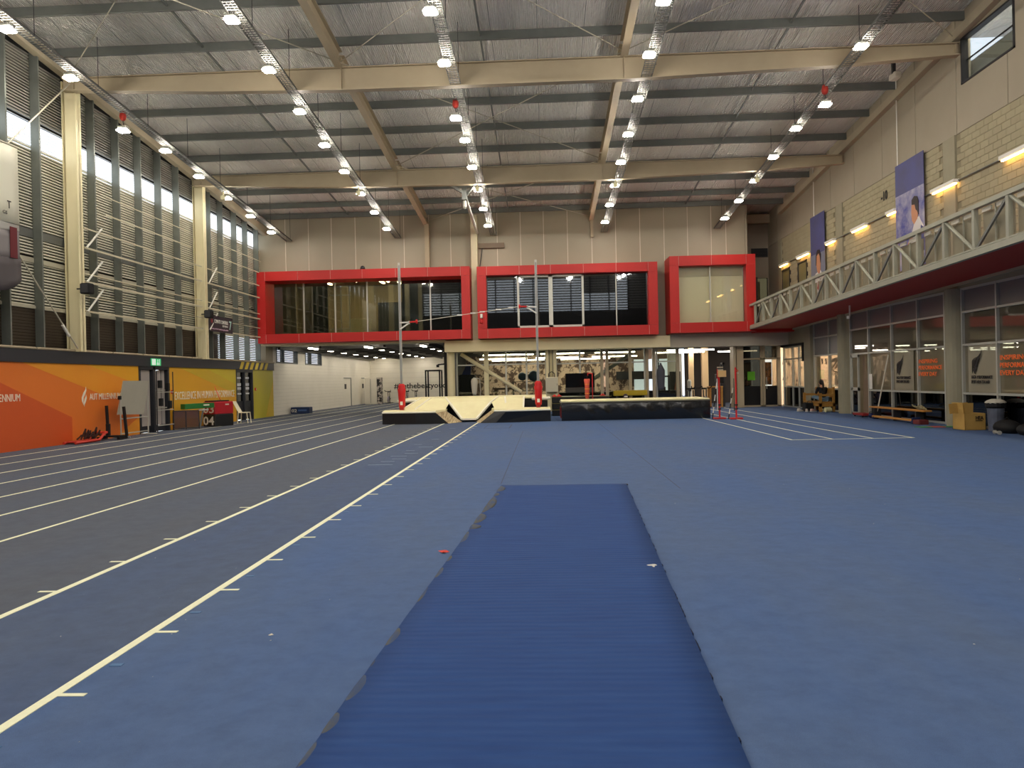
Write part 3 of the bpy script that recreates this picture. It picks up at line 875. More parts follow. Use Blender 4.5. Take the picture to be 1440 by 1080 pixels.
for (a, b, c, d) in ((WIN[0], WIN[0] + .06, WIN[2], WIN[3]), (WIN[1] - .06, WIN[1], WIN[2], WIN[3]), (WIN[0], WIN[1], WIN[2], WIN[2] + .05), (WIN[0], WIN[1], WIN[3] - .05, WIN[3])):
    g.box(11.97, 12.15, a, b, c, d)
g.build('window_frame', darkm, o)
MB().box(12.11, 12.13, WIN[0], WIN[1], 10.36, 10.4).build('glazing_bar', darkm, o)
MB().box(12.3, 12.35, WIN[0] - .5, WIN[1] + .8, 9.5, 10.4).build('balustrade', mat('frosted_green', (170, 176, 160), .5), o)
MB().box(15, 15.1, 17, 24, 8.4, 12.6).build('room_wall', mat('office_wall', (226, 230, 240), .7), o)
MB().box(12.3, 15.1, 17, 24, 11.8, 11.9).build('room_ceiling', mat('office_wall', (226, 230, 240), .7), o)
MB().box(12.35, 12.5, 18.2, 23.4, 11.3, 11.36).build('ceiling_tube', mat('added_fill_strip', (255, 238, 205), emit=24), o)  # glowing strip added out of view above the window to brighten the room
MB().box(12.3, 15, 17, 24, 8.4, 8.5).build('room_floor', offw, o)
# block wall: the nearest 300 blocks as parts, the rest joined
Z0, Z1, BH, BL = 4.9, 8.4, .194, .39
MB().box(12.03, 12.25, -14, 39.0, 4.3, Z1).build('mortar_bed', mort, wr)
proto = {}
def block(y, z, l, k):
    key = (round(l, 2), k)
    if key not in proto:
        b_ = MB().box(12.0, 12.06, 0, l, 0, BH - .008).build('block', blk if k else blk2, wr)
        b_.location = (0, y, z)
        proto[key] = b_
        return
    inst(proto[key], wr, (0, 0, 0)).location = (0, y, z)
rest = MB()
piers = ((22.55, 23.2), (30.9, 31.55), (38.7, 39.2))
cells = []
row = 0
z = Z0
while z < Z1 - .1:
    y = -13 + (row % 2) * BL / 2
    while y < 38.7:
        l = BL - .008
        if not any(y < p[1] and y + l > p[0] for p in piers) and not (35.0 < y + l / 2 < 36.4 and z < 6.85) and not (37.4 < y + l / 2 < 38.9 and z < 6.8):
            cells.append((y, z, l))
        y += BL
    row += 1
    z += BH
vis = sorted([c for c in cells if c[0] > 16.6 and c[1] > 5.3], key=lambda c: c[0])
near = set(vis[:298])
for c in cells:
    if c in near:
        block(c[0], c[1], c[2], random.random() < .6)
    else:
        rest.add([(12.0, c[0], c[1]), (12.0, c[0] + c[2], c[1]), (12.0, c[0] + c[2], c[1] + BH - .008), (12.0, c[0], c[1] + BH - .008),
                  (12.06, c[0], c[1]), (12.06, c[0] + c[2], c[1]), (12.06, c[0] + c[2], c[1] + BH - .008), (12.06, c[0], c[1] + BH - .008)],
                 [(0, 1, 2, 3), (0, 4, 5, 1), (3, 2, 6, 7), (0, 3, 7, 4), (1, 5, 6, 2)])
o = rest.build('block', blk, wr); o['kind'] = 'stuff'
for p in piers:
    MB().box(11.97, 12.2, p[0], p[1], 3.96, 8.4).build('pilaster', rawc, wr)
MB().box(11.99, 12.3, -14, 35.6, 3.96, 4.9).build('concrete_beam', rawc, wr)
MB().box(11.99, 12.3, 35.6, 39, 2.95, 4.9).build('concrete_beam', rawc, wr)
text('wall_mark', '-10', (11.98, 27.4, 7.62), .3, 'right', blackm, wr, width=.5, bold=.03)
for y in (26.0, 33.9, 30.0):
    if y != 30.0:
        MB().tube((11.93, y, 5.2), (11.93, y, rz(y)), .018, 6).build('conduit', white, wr)
for y in (-2.4, 6, 14.3, 22.72, 30.92):
    col('round_column', 12.05, y, .33, 0, 3.96, rawc, wr)
MB().box(11.95, 12.4, 34.75, 35.6, 0, 3.96).build('pier', rawc, wr)
MB().box(12.02, 12.12, -14, -8.5, 0, 3.96).build('concrete_panel', conc, wr)
# the emergency doors on the walkway level
for nm, (a, b) in (('door_6', (35.1, 36.35)), ('door_7', (37.5, 38.75))):
    o = sroot(nm)
    MB().box(12.02, 12.06, a + .06, b - .06, 4, 6.75).build('door_leaf', mat('door_olive', (118, 114, 78), .5), o)
    MB().box(11.98, 12.08, a, a + .07, 4, 6.82).box(11.98, 12.08, b - .07, b, 4, 6.82).box(11.98, 12.08, a, b, 6.75, 6.82).build('door_frame', darkm, o)

# glazing along the right side
spand = mat('spandrel_glass', (112, 108, 106), .3)
gr_film = glass('filmed_glass', (214, 210, 192), .07, film=.5, filmcol=(176, 166, 140))
gr_low = glass('low_dark_glass', (60, 60, 62), .05)
gr_mid = glass('curtained_glass', (170, 164, 148), .08, film=.55, filmcol=(140, 130, 110))
ZR = (.04, .95, 2.33, 3.27, 3.96)
def bay(o, ys, x=12.0, skip=()):
    ys = sorted(ys)
    for k, (a, b) in enumerate(zip(ys, ys[1:])):
        for r, m in enumerate((gr_low, gr_film, gr_mid, spand)):
            if (k, r) in skip:
                continue
            MB().box(x + .04, x + .05, a, b, ZR[r], ZR[r + 1]).build('pane', m, o)
    for y in ys:
        MB().box(x - .04, x + .12, y - .03, y + .03, 0, 3.96).build('mullion', alu, o)
    for k, z in enumerate(ZR[:-1]):
        for kk, (a, b) in enumerate(zip(ys, ys[1:])):
            if (kk, 0) in skip and z < 2:
                continue
            MB().box(x - .03, x + .1, a, b, z - .03, z + .03).build('transom', alu, o)
    MB().box(x - .03, x + .1, ys[0], ys[-1], 3.9, 3.96).build('transom', alu, o)
w10, w11, w12 = sroot('window_10'), sroot('window_11'), sroot('window_12')
bay(w10, [22.35, 20.68, 18.96, 17.24, 15.5, 14.45])
bay(w10, [13.9, 12.2, 10.5, 8.8, 7.1, 6.2])
bay(w10, [5.7, 4, 2.3, .6, -1.1, -2.2])
bay(w10, [-2.7, -4.2, -5.7, -7.2, -8.5])
bay(w11, [23.3, 24.97, 26.82, 28.69, 30.35], skip=((3, 0), (3, 1)))
for k, (a, b) in enumerate(((31.1, 32.95), (32.95, 34.7))):
    MB().box(12.15, 12.16, a, b, .95, 2.4).build('pane', glass('clear_side_glass', (225, 220, 210), .05), w12)
    MB().box(12.15, 12.16, a, b, .04, .95).build('pane', gr_low, w12)
    MB().box(12.14, 12.16, a, b, 2.4, 3.96).build('pane', spand, w12)
for y in (31.1, 32.95, 34.72):
    MB().box(12.08, 12.2, y - .03, y + .03, 0, 3.96).build('mullion', alu, w12)
for z in (.04, .95, 2.4, 3.2, 3.9):
    MB().box(12.08, 12.2, 31.1, 34.7, z - .03, z + .03).build('transom', alu, w12)
MB().box(11.99, 12.5, 31.1, 34.72, 3.96, 4.0).build('soffit', rawc, w12)
# door set in the glazing by the second column
o = sroot('door_8')
g = MB().box(11.97, 12.03, 29.62, 29.7, 0, 2.3).box(11.97, 12.03, 30.2, 30.28, 0, 2.3).box(11.97, 12.03, 29.62, 30.28, 2.2, 2.3).box(11.97, 12.03, 29.62, 30.28, 0, .1).box(11.97, 12.03, 29.62, 30.28, .92, 1.04)
g.build('door_frame', alu, o)
MB().box(12.0, 12.01, 29.7, 30.2, .1, .92).build('pane', gr_low, o)
MB().box(12.0, 12.01, 29.7, 30.2, 1.04, 2.2).build('pane', gr_film, o)
MB().prism([(28.78, .05), (29.5, .05), (29.5, 2.25), (29.35, 2.25)], 'x', 12.1, 12.14).build('leaning_board', mat('board_brown', (126, 106, 84), .6), o)
# doors in the side wall near the corner
o = sroot('door_9')
for y in (38.75, 37.4, 36.5, 35.7):
    MB().box(11.98, 12.08, y - .04, y + .04, 0, 2.95).build('door_frame', alu, o)
for z in (.03, 1.0, 2.35, 2.92):
    MB().box(11.98, 12.08, 35.7, 38.75, z - .03, z + .03).build('door_frame', alu, o)
MB().box(12.03, 12.04, 35.7, 38.75, 1.0, 2.95).build('pane', glass('clear_side_glass', (225, 220, 210), .05), o)
MB().box(12.03, 12.04, 35.7, 38.75, .05, 1.0).build('pane', gr_low, o)
g = MB().box(11.9, 11.97, 35.6, 38.9, 2.96, 3.06).box(11.9, 11.97, 35.6, 35.8, 2.2, 2.96).build('blind_track', blackm, o)
MB().box(12.05, 12.1, 36.55, 36.75, 1.05, 1.6).build('green_notice', mat('green_dark', (40, 110, 50), .6), o)
# rooms behind the right glazing
rr = sroot('wall_right_rooms')
rwarm = mat('side_room_wall', (240, 218, 194), .7)
rtan = mat('side_room_tan', (150, 136, 112), .7)
MB().box(16.5, 16.6, 31, 41, 0, 3.9).build('room_wall', rwarm, rr)
MB().box(17.5, 17.6, -14, 31, 0, 3.9).build('room_wall', rtan, rr)
for y in (6.0, 22.45, 30.8):
    MB().box(12.3, 17.6, y, y + .1, 0, 3.9).build('room_wall', rtan, rr)
MB().box(12.1, 16.6, 41, 41.1, 0, 3.9).build('room_wall', rwarm, rr)
MB().box(12.2, 17.6, -14, 41.1, 3.97, 4.05).build('room_ceiling', mat('side_ceiling', (110, 104, 92), .8), rr)
for (x, y) in ((14.2, 13.5), (14.2, 16.3), (14.2, 19), (15.8, 20.6), (13.6, 24.2), (15.2, 25.2), (13.6, 27.2), (15.2, 28.6), (16.2, 26.6), (14, 32), (14, 34.6), (15.4, 33.2), (14, 37.4), (14, 39.6)):
    MB().box(x, x + (.3 if y > 31 else .14), y, y + 1.4, 3.05, 3.1).build('ceiling_tube', mat('bright_tube', (255, 240, 220), emit=70) if y > 31 else tubem, rr)
ink = mat('ink', (40, 34, 34), .7)
# graphics on the warm wall seen through the recessed window
for (y0, y1, z0, z1) in ((40.2, 39.6, 1.4, 2.2),):
    pass
# drawn on the end wall, seen through the recessed window
YE = 40.98
for (x0, x1, y) in ((12.6, 13.8, 39.3), (14.2, 16.2, 39.3)):
    MB().box(x0, x1, y, y + .35, 3.05, 3.12).build('ceiling_tube', mat('bright_tube', (255, 240, 220), emit=70), rr)
def onwall(pts, name='wall_emblem', m=ink, d=.02):
    return MB().prism(pts, 'y', YE - d, YE).build(name, m, rr)
cx, cz, r_ = 15.55, 2.12, .5
ring = []
for k in range(13):
    a = pi + pi * 1.1 * k / 12
    ring.append((cx + r_ * cos(a), cz + r_ * sin(a)))
onwall(ring + [(cx + (r_ - .06) * cos(pi + pi * 1.1 * k / 12), cz + (r_ - .06) * sin(pi + pi * 1.1 * k / 12)) for k in range(12, -1, -1)])
for k in range(5):
    x0 = cx - .42 + .19 * k
    onwall([(x0, cz - .26 + .02 * k), (x0 + .07, cz - .3 + .02 * k), (x0 + .42, cz + .2), (x0 + .34, cz + .24)])
onwall([(cx - .5, cz + .02), (cx - .25, cz + .3), (cx + .1, cz + .36), (cx + .45, cz + .42), (cx + .4, cz + .28), (cx, cz + .2), (cx - .3, cz + .08)])
onwall([(14.1, 2.5), (14.35, 2.45), (14.55, 2.2), (14.55, 1.9), (14.35, 1.65), (14.25, 1.35), (14.2, 1.65), (14.3, 1.9), (14.32, 2.15), (14.2, 2.3)])
onwall([(14.65, 2.4), (14.72, 2.4), (14.74, 2.1), (14.68, 2.1)]); onwall([(14.85, 2.4), (14.92, 2.38), (14.94, 2.08), (14.88, 2.08)])
onwall([(14.3, 1.25), (14.6, 1.1), (14.75, 1.12), (14.5, 1.02), (14.25, 1.05)])
text('wall_lettering', 'WORK LIKE', (15.1, YE - .02, 1.5), .12, 'back', ink, rr, width=1.1)
rk = random.Random(12)
g = MB()
for k in range(26):
    x, z = rk.uniform(12.6, 13.6), rk.uniform(.9, 2.4)
    g.prism([(x, z), (x + rk.uniform(.05, .16), z + rk.uniform(-.05, .1)), (x + rk.uniform(0, .1), z + rk.uniform(.1, .22))], 'y', YE - .02, YE)
g.build('wall_foliage_print', ink, rr)
MB().box(14.9, 16.4, 39.6, 40.2, .9, 1.0).build('counter', white, rr)
for (x, h_) in ((15.0, .5), (15.35, .2), (15.6, .14), (15.9, .12)):
    MB().lathe((x, 39.9, 1.0), [(.08, 0), (.09, h_ * .6), (.05, h_)], 10).build('counter_item', mat('item_grey', (90, 86, 84), .5), rr)
# printed film on the glazing: fern emblem and slogans
def fern(y, z, h):
    # u runs to the right as seen from the hall (towards the camera), v upwards
    g = MB()
    P = lambda q: [(y - (px_ - 165) / 360 * h, z + (600 - py_) / 360 * h) for px_, py_ in q]
    solid = [(172, 590), (185, 545), (215, 520), (260, 455), (330, 370), (392, 300), (432, 236), (418, 285), (372, 352), (360, 378), (338, 400), (334, 430), (308, 452), (304, 486), (280, 505), (276, 545), (256, 560), (252, 602), (226, 578), (206, 548), (188, 566)]
    g.prism(P(solid), 'x', 11.955, 11.965)
    arc = [(176, 400), (182, 384), (215, 366), (250, 352), (300, 343), (345, 325), (385, 290), (392, 300), (350, 336), (302, 356), (252, 364), (218, 378), (190, 394)]
    g.prism(P(arc), 'x', 11.955, 11.965)
    for k in range(8):
        t_ = k / 7
        ux, uy = 176 + 170 * t_, 398 - 62 * t_
        lx, ly = 172 + 150 * t_, 560 - 190 * t_
        g.prism(P([(ux - 5, uy), (ux + 6, uy), (lx + 6, ly), (lx, ly + 12), (lx - 4, ly)]), 'x', 11.955, 11.965)
    return g
inkf = mat('film_print', (46, 42, 40), .7)
ora = mat('orange_film', (232, 104, 40), .6, emit=.15)
sheet = glass('pale_film', (200, 196, 180), .03, film=.8, filmcol=(206, 198, 174))
def film(y, o, first=True):
    MB().box(12.0, 12.005, y - 1.45, y - .1, .99, 2.3).build('frosted_film', sheet, o)
    fern(y - .35, 1.5, .65).build('fern_emblem', inkf, o)
    text('film_lettering', 'HIGH PERFORMANCE', (11.965, y - .3, 1.37), .085, 'right', inkf, o, width=1.0, bold=.02)
    text('film_lettering', 'SPORT NEW ZEALAND', (11.965, y - .3, 1.24), .085, 'right', inkf, o, width=.88, bold=.02)
film(22.2, w10); film(26.75, w11)
for (y, o) in ((20.55, w10), (24.9, w11)):
    for k, s_ in enumerate(('INSPIRING', 'PERFORMANCE', 'EVERY DAY')):
        text('film_lettering', s_, (11.965, y, 1.86 - .2 * k), .125, 'right', ora, o, width=(1.15, 1.42, 1.12)[k], bold=.01)
curt = mat('curtain_pale', (214, 204, 178), .8, col2=(176, 166, 142), nscale=3, stretch=(1, 6, .3))
for (a, b) in ((20.8, 21.9), (17.5, 20.2), (24.0, 26.4), (26.9, 28.4)):
    g = MB(); n = 24
    pts = [(12.42 + .05 * sin(k * 1.9), a + (b - a) * k / n) for k in range(n + 1)]
    for (p, q) in zip(pts, pts[1:]):
        g.add([(p[0], p[1], .95), (q[0], q[1], .95), (q[0], q[1], 3.2), (p[0], p[1], 3.2)], [(0, 1, 2, 3)])
    g.build('curtain', curt, rr)
pap = mat('paper_poster', (170, 156, 122), .7, col2=(150, 136, 104), nscale=3)
MB().box(12.1, 12.11, 27.1, 28.2, 1.0, 1.85).build('paper_poster', pap, w11)
MB().box(11.95, 11.96, 28.35, 28.6, 1.0, 1.55).build('notice', white, w11)

# ================================================================ WALKWAY ON THE RIGHT (a gentle ramp)
wk = sroot('walkway')
XK = 9.95
zb = lambda y: 4.60 - .0215 * y
zt_ = lambda y: 5.755 - .0205 * y
galv = mat('walkway_steel', (162, 162, 144), .45, .15, col2=(172, 171, 153), nscale=2)
PYS = [36.2, 34.92, 33.65, 32.38, 31.07, 29.78, 28.46, 27.18, 25.85, 24.57, 23.21, 21.94, 20.58, 19.25, 17.94, 16.65]
while PYS[-1] > -12:
    PYS.append(PYS[-1] - 1.31)
def lin_beam(x, y0, y1, zf, dz, wd, h, name, m):
    MB().beam((x, y0, zf(y0) + dz), (x, y1, zf(y1) + dz), wd, h).build(name, m, wk)
lin_beam(XK, -13.5, 37.2, zt_, -.05, .13, .1, 'top_chord', galv)
lin_beam(XK, -13.5, 37.2, zb, .07, .13, .14, 'bottom_chord', galv)
lin_beam(XK - .03, -13.5, 37.2, zb, .17, .05, .04, 'toe_lip', galv)
for i, y in enumerate(PYS):
    MB().beam((XK, y, zb(y) + .1), (XK, y, zt_(y) - .08), .1, .1, (0, 1, 0)).build('post', galv, wk)
for i, (a, b) in enumerate(zip(PYS, PYS[1:])):
    a, b = a - .05, b + .05
    if i % 2 == 1:      # far bay rises to the far post
        MB().tube((XK, a, zt_(a) - .12), (XK, b, zb(b) + .16), .042, 8).build('round_diagonal', galv, wk)
    else:
        MB().beam((XK, a, zb(a) + .16), (XK, b, zt_(b) - .12), .05, .06).build('flat_diagonal', purl, wk)
    m_ = (a + b) / 2
    MB().beam((XK + .1, m_, zb(m_) + .1), (XK + .1, m_, zt_(m_) - .1), .035, .035, (0, 1, 0)).build('baluster', galv, wk)
    inf = MB().add([(XK + .16, a, zb(a) + .18), (XK + .16, b, zb(b) + .18), (XK + .16, b, zt_(b) - .2), (XK + .16, a, zt_(a) - .2)], [(0, 1, 2, 3)])
    inf.build('infill_panel', mat('mesh_infill', (158, 150, 126), .8, col2=(148, 140, 117), nscale=2), wk)
    MB().beam((XK + .06, a - .15, zt_(a) - .17), (XK + .06, a - .5, zt_(a - .5) - .17), .03, .09).build('rail_bracket', offw, wk)
    MB().beam((XK + .06, a - .7, zt_(a - .7) - .17), (XK + .06, b + .12, zt_(b) - .17), .03, .09).build('rail_bracket', offw, wk)
dkm = mat('walkway_soffit', (176, 40, 34), .55)
MB().add([(9.98, -13.5, zb(-13.5)), (11.99, -13.5, zb(-13.5)), (11.99, 37.5, zb(37.5)), (9.98, 37.5, zb(37.5)),
          (9.98, -13.5, zb(-13.5) + .12), (11.99, -13.5, zb(-13.5) + .12), (11.99, 37.5, zb(37.5) + .12), (9.98, 37.5, zb(37.5) + .12)],
         [(0, 3, 2, 1), (4, 5, 6, 7), (0, 1, 5, 4), (1, 2, 6, 5), (2, 3, 7, 6), (3, 0, 4, 7)]).build('soffit', dkm, wk)
MB().beam((11.93, -13.5, zb(-13.5) - .04), (11.93, 37.5, zb(37.5) - .04), .06, .08).build('edge_trim', cream, wk)
# wall behind the camera: lit louvre windows high up
wf = sroot('wall_front')
for (a, b, c_, d_) in ((4.5, 8.6, 11.6, 13.9), (9.9, 12.1, 9.6, 13.9), (-14.5, -8.8, 12.2, 13.9), (-9, -6.6, 9.6, 13.9)):  # unseen black-out panels, added to darken parts of the bay glass reflections
    MB().box(a, b, -14.25, -14.15, c_, d_).build('wall_section', darkm, wf)
MB().box(-14.6, 12.2, -14.3, -14.1, 0, 9.6).build('wall_section', darkm, wf)
MB().box(-14.6, 12.2, -14.3, -14.1, 13.9, 15).build('wall_section', darkm, wf)
for k in range(13):
    x = -14.4 + 2.2 * k
    MB().box(x, x + .14, -14.25, -13.9, 9.6, 14).build('mullion', darkm, wf)
for k in range(14):
    MB().box(-14.5, 12, -14.2, -14.1, 9.7 + .3 * k, 9.88 + .3 * k).build('louvre', mat('louvre_frame', (110, 110, 108), .5), wf)

# ================================================================ LAMPS AND CABLE TRAYS
rown = ('leftmost', 'second from left', 'middle', 'fourth from left', 'rightmost')
ordn = ('', 'nearest', 'second nearest', 'third nearest', 'fourth nearest', 'fourth farthest', 'third farthest', 'second farthest', 'farthest')
def make_lamp(loc, label, hang=False):
    t = thing('high_bay_lamp', label, 'lamp', loc, 'high bay lamps under the roof')
    x, y, z = loc
    MB().cbox(x - .165, x + .165, y - .145, y + .145, z, z + .05, .03).build('lens', lampm, t)
    hs = MB().cbox(x - .14, x + .14, y - .12, y + .12, z + .05, z + .14, .03).build('housing', alu, t)
    g = MB()
    for k in range(6):
        g.box(x - .13 + k * .05, x - .12 + k * .05, y - .11, y + .11, z + .14, z + .17)
    g.build('cooling_fins', alu, hs)
    g = MB().box(x - .17, x - .15, y - .02, y + .02, z + .05, z + .13).box(x + .15, x + .17, y - .02, y + .02, z + .05, z + .13).box(x - .17, x + .17, y - .02, y + .02, z + .11, z + .13)
    g.build('bracket', darkm, t)
    return t
base_lamp = None
sensor_me = None
YL = (15.55, 18.2, 20.68, 23.3, 25.95, 28.5, 31.05, 33.55, 36.15)
for ri, rx in enumerate(ROWX):
    for k, y in enumerate(YL):
        if k == 0 or (k == 1 and ri == 4):
            continue
        hoist = (k == 3 and ri in (0, 2, 4))
        lab = '%s glowing high bay lamp on the %s overhead cable tray' % (ordn[k], rown[ri])
        if hoist:
            lab = 'low slung glowing lamp on a red hoist under the %s cable tray' % rown[ri]
        loc = (rx, y, lz(y) - (.38 if hoist else 0))
        if base_lamp is None:
            base_lamp = make_lamp(loc, lab); t = base_lamp
        else:
            t = dup(base_lamp, loc, lab)
        if hoist:
            # the red hoist is a thing of its own
            hx, hy, hz = loc
            h = thing('lamp_hoist', 'red lamp hoist hanging under the %s cable tray' % rown[ri], 'hoist', (hx, hy, hz + .28), 'red hoists')
            MB().lathe((hx, hy, hz + .34), [(.04, 0), (.085, .05), (.1, .14), (.08, .26), (.035, .3)], 12).build('casing', mat('hoist_red', (170, 44, 30), .6), h)
            MB().path([(hx, hy, hz + .34), (hx, hy, hz + .27), (hx + .03, hy, hz + .24), (hx, hy, hz + .22)], .014, 6).build('hook', darkm, h)
        if k == 6:
            x, yy_, z = loc
            ch = MB().box(x - .08, x + .08, yy_ - .42, yy_ - .28, z - .1, z + .06).box(x - .02, x + .02, yy_ - .37, yy_ - .33, z + .06, z + .3).build('sensor_box', mat('sensor_cream', (220, 214, 170), .5), t)
for ri, rx in enumerate(ROWX):
    t = thing('cable_tray', '%s wire cable tray running away under the roof' % rown[ri], 'cable tray', (rx, 12, lz(12) + .3), 'cable trays')
    f = lambda y: lz(y) + .17
    rx = rx + .13
    for s_ in (-.15, .15):
        MB().beam((rx + s_, -13.8, f(-13.8) + .03), (rx + s_, 38.35, f(38.35) + .03), .015, .07).build('side_rail', mesh_tray, t)
    g = MB()
    y = -13.7
    while y < 38.3:
        st = .11
        g.box(rx - .15, rx + .15, y, y + .045, f(y) - .004, f(y) + .004)
        y += st
    for s_ in (-.05, .05):
        g.beam((rx + s_, -13.8, f(-13.8)), (rx + s_, 38.35, f(38.35)), .012, .012)
    o = g.build('rungs', mesh_tray, t); o['kind'] = 'stuff'
    for y in [38 - 2.75 * k for k in range(16)]:
        MB().tube((rx + .17, y, f(y)), (rx + .17, y, rz(y) - .02), .009, 5).build('hanger_rod', darkm, t)

# roof and wall fittings
t = thing('hanging_pole', 'long grey pole on clamps hung under the far roof girder', 'pole', (-3.1, 31.5, 9.4))
MB().tube((-3.15, 31.6, 9.3), (-3.2, 37.9, 9.0), .075, 10).build('pole', alu, t)
g = MB().beam((-3.9, 31.0, 9.75), (-3.1, 31.4, 9.35), .08, .1).beam((-2.6, 31.0, 9.7), (-3.1, 31.4, 9.3), .08, .1).box(-3.25, -3.05, 31.3, 31.7, 9.1, 9.6)
g.build('clamp', purl, t)
MB().lathe((-3.15, 31.45, 8.75), [(.05, 0), (.09, .08), (.08, .3), (.04, .36)], 10).build('motor', alu, t)
t = thing('projector', 'white projector box tucked under the roof by the right wall', 'projector', (11.2, 24.6, 11.0))
MB().cbox(11.15, 11.4, 24.4, 24.8, 10.85, 11.05, .04).build('body', offw, t)
MB().box(11.15, 11.25, 24.5, 24.6, 11.0, 11.5).build('bracket', darkm, t)
t = thing('dome_camera', 'black dome camera on top of the left red bay', 'camera', (-8.85, 37.2, 7.22))
MB().ball((-8.85, 37.2, 7.30), .12, 10).build('dome', black, t, smooth=True)
MB().lathe((-8.85, 37.2, 7.22), [(.13, 0), (.13, .05)], 14).build('base', blackm, t)
def speaker(x, y, z, label):
    t = thing('wall_speaker', label, 'speaker', (x, y, z), 'wall speakers')
    MB().cbox(x - .14, x + .16, y - .14, y + .14, z - .16, z + .16, .03).build('cabinet', blackm, t)
    MB().box(x - .1, x + .12, y - .15, y - .14, z - .13, z + .13).build('grille', mat('grille', (58, 58, 60), .7), t)
    MB().box(x - .3, x - .14, y - .02, y + .02, z - .02, z + .02).build('arm', darkm, t)
speaker(-13.62, 22.2, 4.62, 'small black loudspeaker on the nearest cream steel column')
speaker(-13.75, 30.75, 4.6, 'small black loudspeaker beside the dark sponsor sign')
t = thing('camera', 'white camera on a drop arm below the red walkway soffit', 'camera', (10.9, 27.6, 3.98))
MB().tube((10.9, 27.6, 4.05), (10.9, 27.6, 3.62), .03, 8).build('arm', white, t)
MB().beam((10.9, 27.7, 3.6), (10.72, 27.3, 3.56), .09, .09).build('body', white, t)
t = thing('exit_sign', 'green and white running man exit sign above the double door', 'sign', (-14.1, 27.1, 2.42))
MB().box(-14.15, -14.11, 26.8, 27.46, 2.42, 2.68).build('sign_panel', mat('exit_green', (60, 190, 120), emit=.5), t)
ew = mat('exit_white', (220, 240, 225), emit=.7)
MB().box(-14.11, -14.108, 26.82, 27.08, 2.44, 2.66).build('white_field', ew, t)
g = MB().box(-14.108, -14.1, 27.2, 27.24, 2.5, 2.58).box(-14.108, -14.1, 27.17, 27.21, 2.44, 2.52).box(-14.108, -14.1, 27.24, 27.28, 2.44, 2.52).box(-14.108, -14.1, 27.2, 27.25, 2.6, 2.64).box(-14.108, -14.1, 27.34, 27.36, 2.44, 2.66)
g.build('running_figure', ew, t)
for (y, lab) in ((28.36, 'small red alarm call point beside the white double door'), (36.72, 'small red alarm call point beside the black double door')):
    t = thing('call_point', lab, 'alarm button', (-14.18, y, 1.44))
    MB().box(-14.19, -14.14, y - .05, y + .05, 1.38, 1.51).build('case', redp, t)
    MB().box(-14.14, -14.135, y - .025, y + .025, 1.42, 1.47).build('glass_plate', white, t)
# sponsor sign
t = thing('sponsor_sign', 'dark lettered sponsor sign with a large 7 hung on the louvred wall', 'sign', (-13.95, 32.3, 3.95))
MB().box(-13.96, -13.92, 31.2, 33.55, 3.95, 4.62).build('board', mat('sign_dark', (50, 46, 58), .5, col2=(64, 50, 56), nscale=1), t)
text('sign_lettering', 'CLIMATE CONTROL', (-13.915, 31.65, 4.32), .15, 'left', white, t, width=1.4, bold=.01)
text('sign_lettering', 'SEVEN', (-13.915, 32.45, 4.19), .08, 'left', white, t, width=.55)
text('sign_lettering', '7', (-13.915, 33.15, 4.12), .38, 'left', mat('sign_mint', (190, 232, 222), .5), t, width=.24, bold=.01)
text('sign_lettering', 'Heating and Air Conditioning Specialists', (-13.915, 31.3, 4.04), .06, 'left', mat('sign_pink', (200, 170, 190), .6), t, width=1.75)
MB().ball((-13.92, 31.42, 4.38), .09, 8, (.1, 1, 1)).build('round_emblem', mat('sign_red', (150, 60, 60), .5), t)
# hanging banner at the far left
t = thing('hanging_banner', 'tall fabric banner, pale above and dark grey below, on the left wall', 'banner', (-13.7, 17.5, 8.0))
def drape(z0f, z1f, y0, y1, m, name, x=-13.7):
    n = 16; vs = []; fs = []
    for k in range(n + 1):
        y = y0 + (y1 - y0) * k / n
        dx = .04 * sin(y * 5)
        for j in range(5):
            a, b = z0f(y), z1f(y)
            vs.append((x + dx * (1 - j / 6), y, a + (b - a) * j / 4))
    for k in range(n):
        for j in range(4):
            a = k * 5 + j
            fs.append((a, a + 5, a + 6, a + 1))
    g = MB().add(vs, fs)
    o = g.build(name, m, t, smooth=True)
    md = o.modifiers.new('thick', 'SOLIDIFY'); md.thickness = .01
    return o
bot = lambda y: 4.02 + .12 * (y - 17.5) + .5 * max(0, y - 19) ** 1.0
drape(lambda y: 5.95, lambda y: 7.95, 14.6, 19.42, mat('banner_cream', (226, 224, 204), .7), 'upper_cloth')
drape(lambda y: 5.55 + .1 * (y - 17), lambda y: 5.95, 14.6, 19.42, mat('banner_grey', (176, 174, 168), .7), 'middle_cloth')
drape(lambda y: 4.95 + .05 * (y - 17), lambda y: 5.55 + .1 * (y - 17), 14.6, 19.42, mat('banner_mid', (134, 128, 128), .7), 'middle_cloth')
drape(bot, lambda y: 4.95 + .05 * (y - 17), 14.6, 19.46, mat('banner_dark', (84, 78, 80), .7), 'lower_cloth')
MB().box(-13.66, -13.65, 19.02, 19.28, 5.05, 5.85).build('dark_red_patch', mat('banner_red', (104, 34, 40), .7), t)
text('banner_lettering', 'T', (-13.64, 18.92, 6.3), .2, 'left', ink, t, width=.14)
text('banner_lettering', 'GS', (-13.64, 18.75, 6.13), .09, 'left', ink, t, width=.16)
MB().tube((-13.7, 14.5, 7.98), (-13.7, 19.45, 7.98), .025, 6).build('rod', steelw, t)

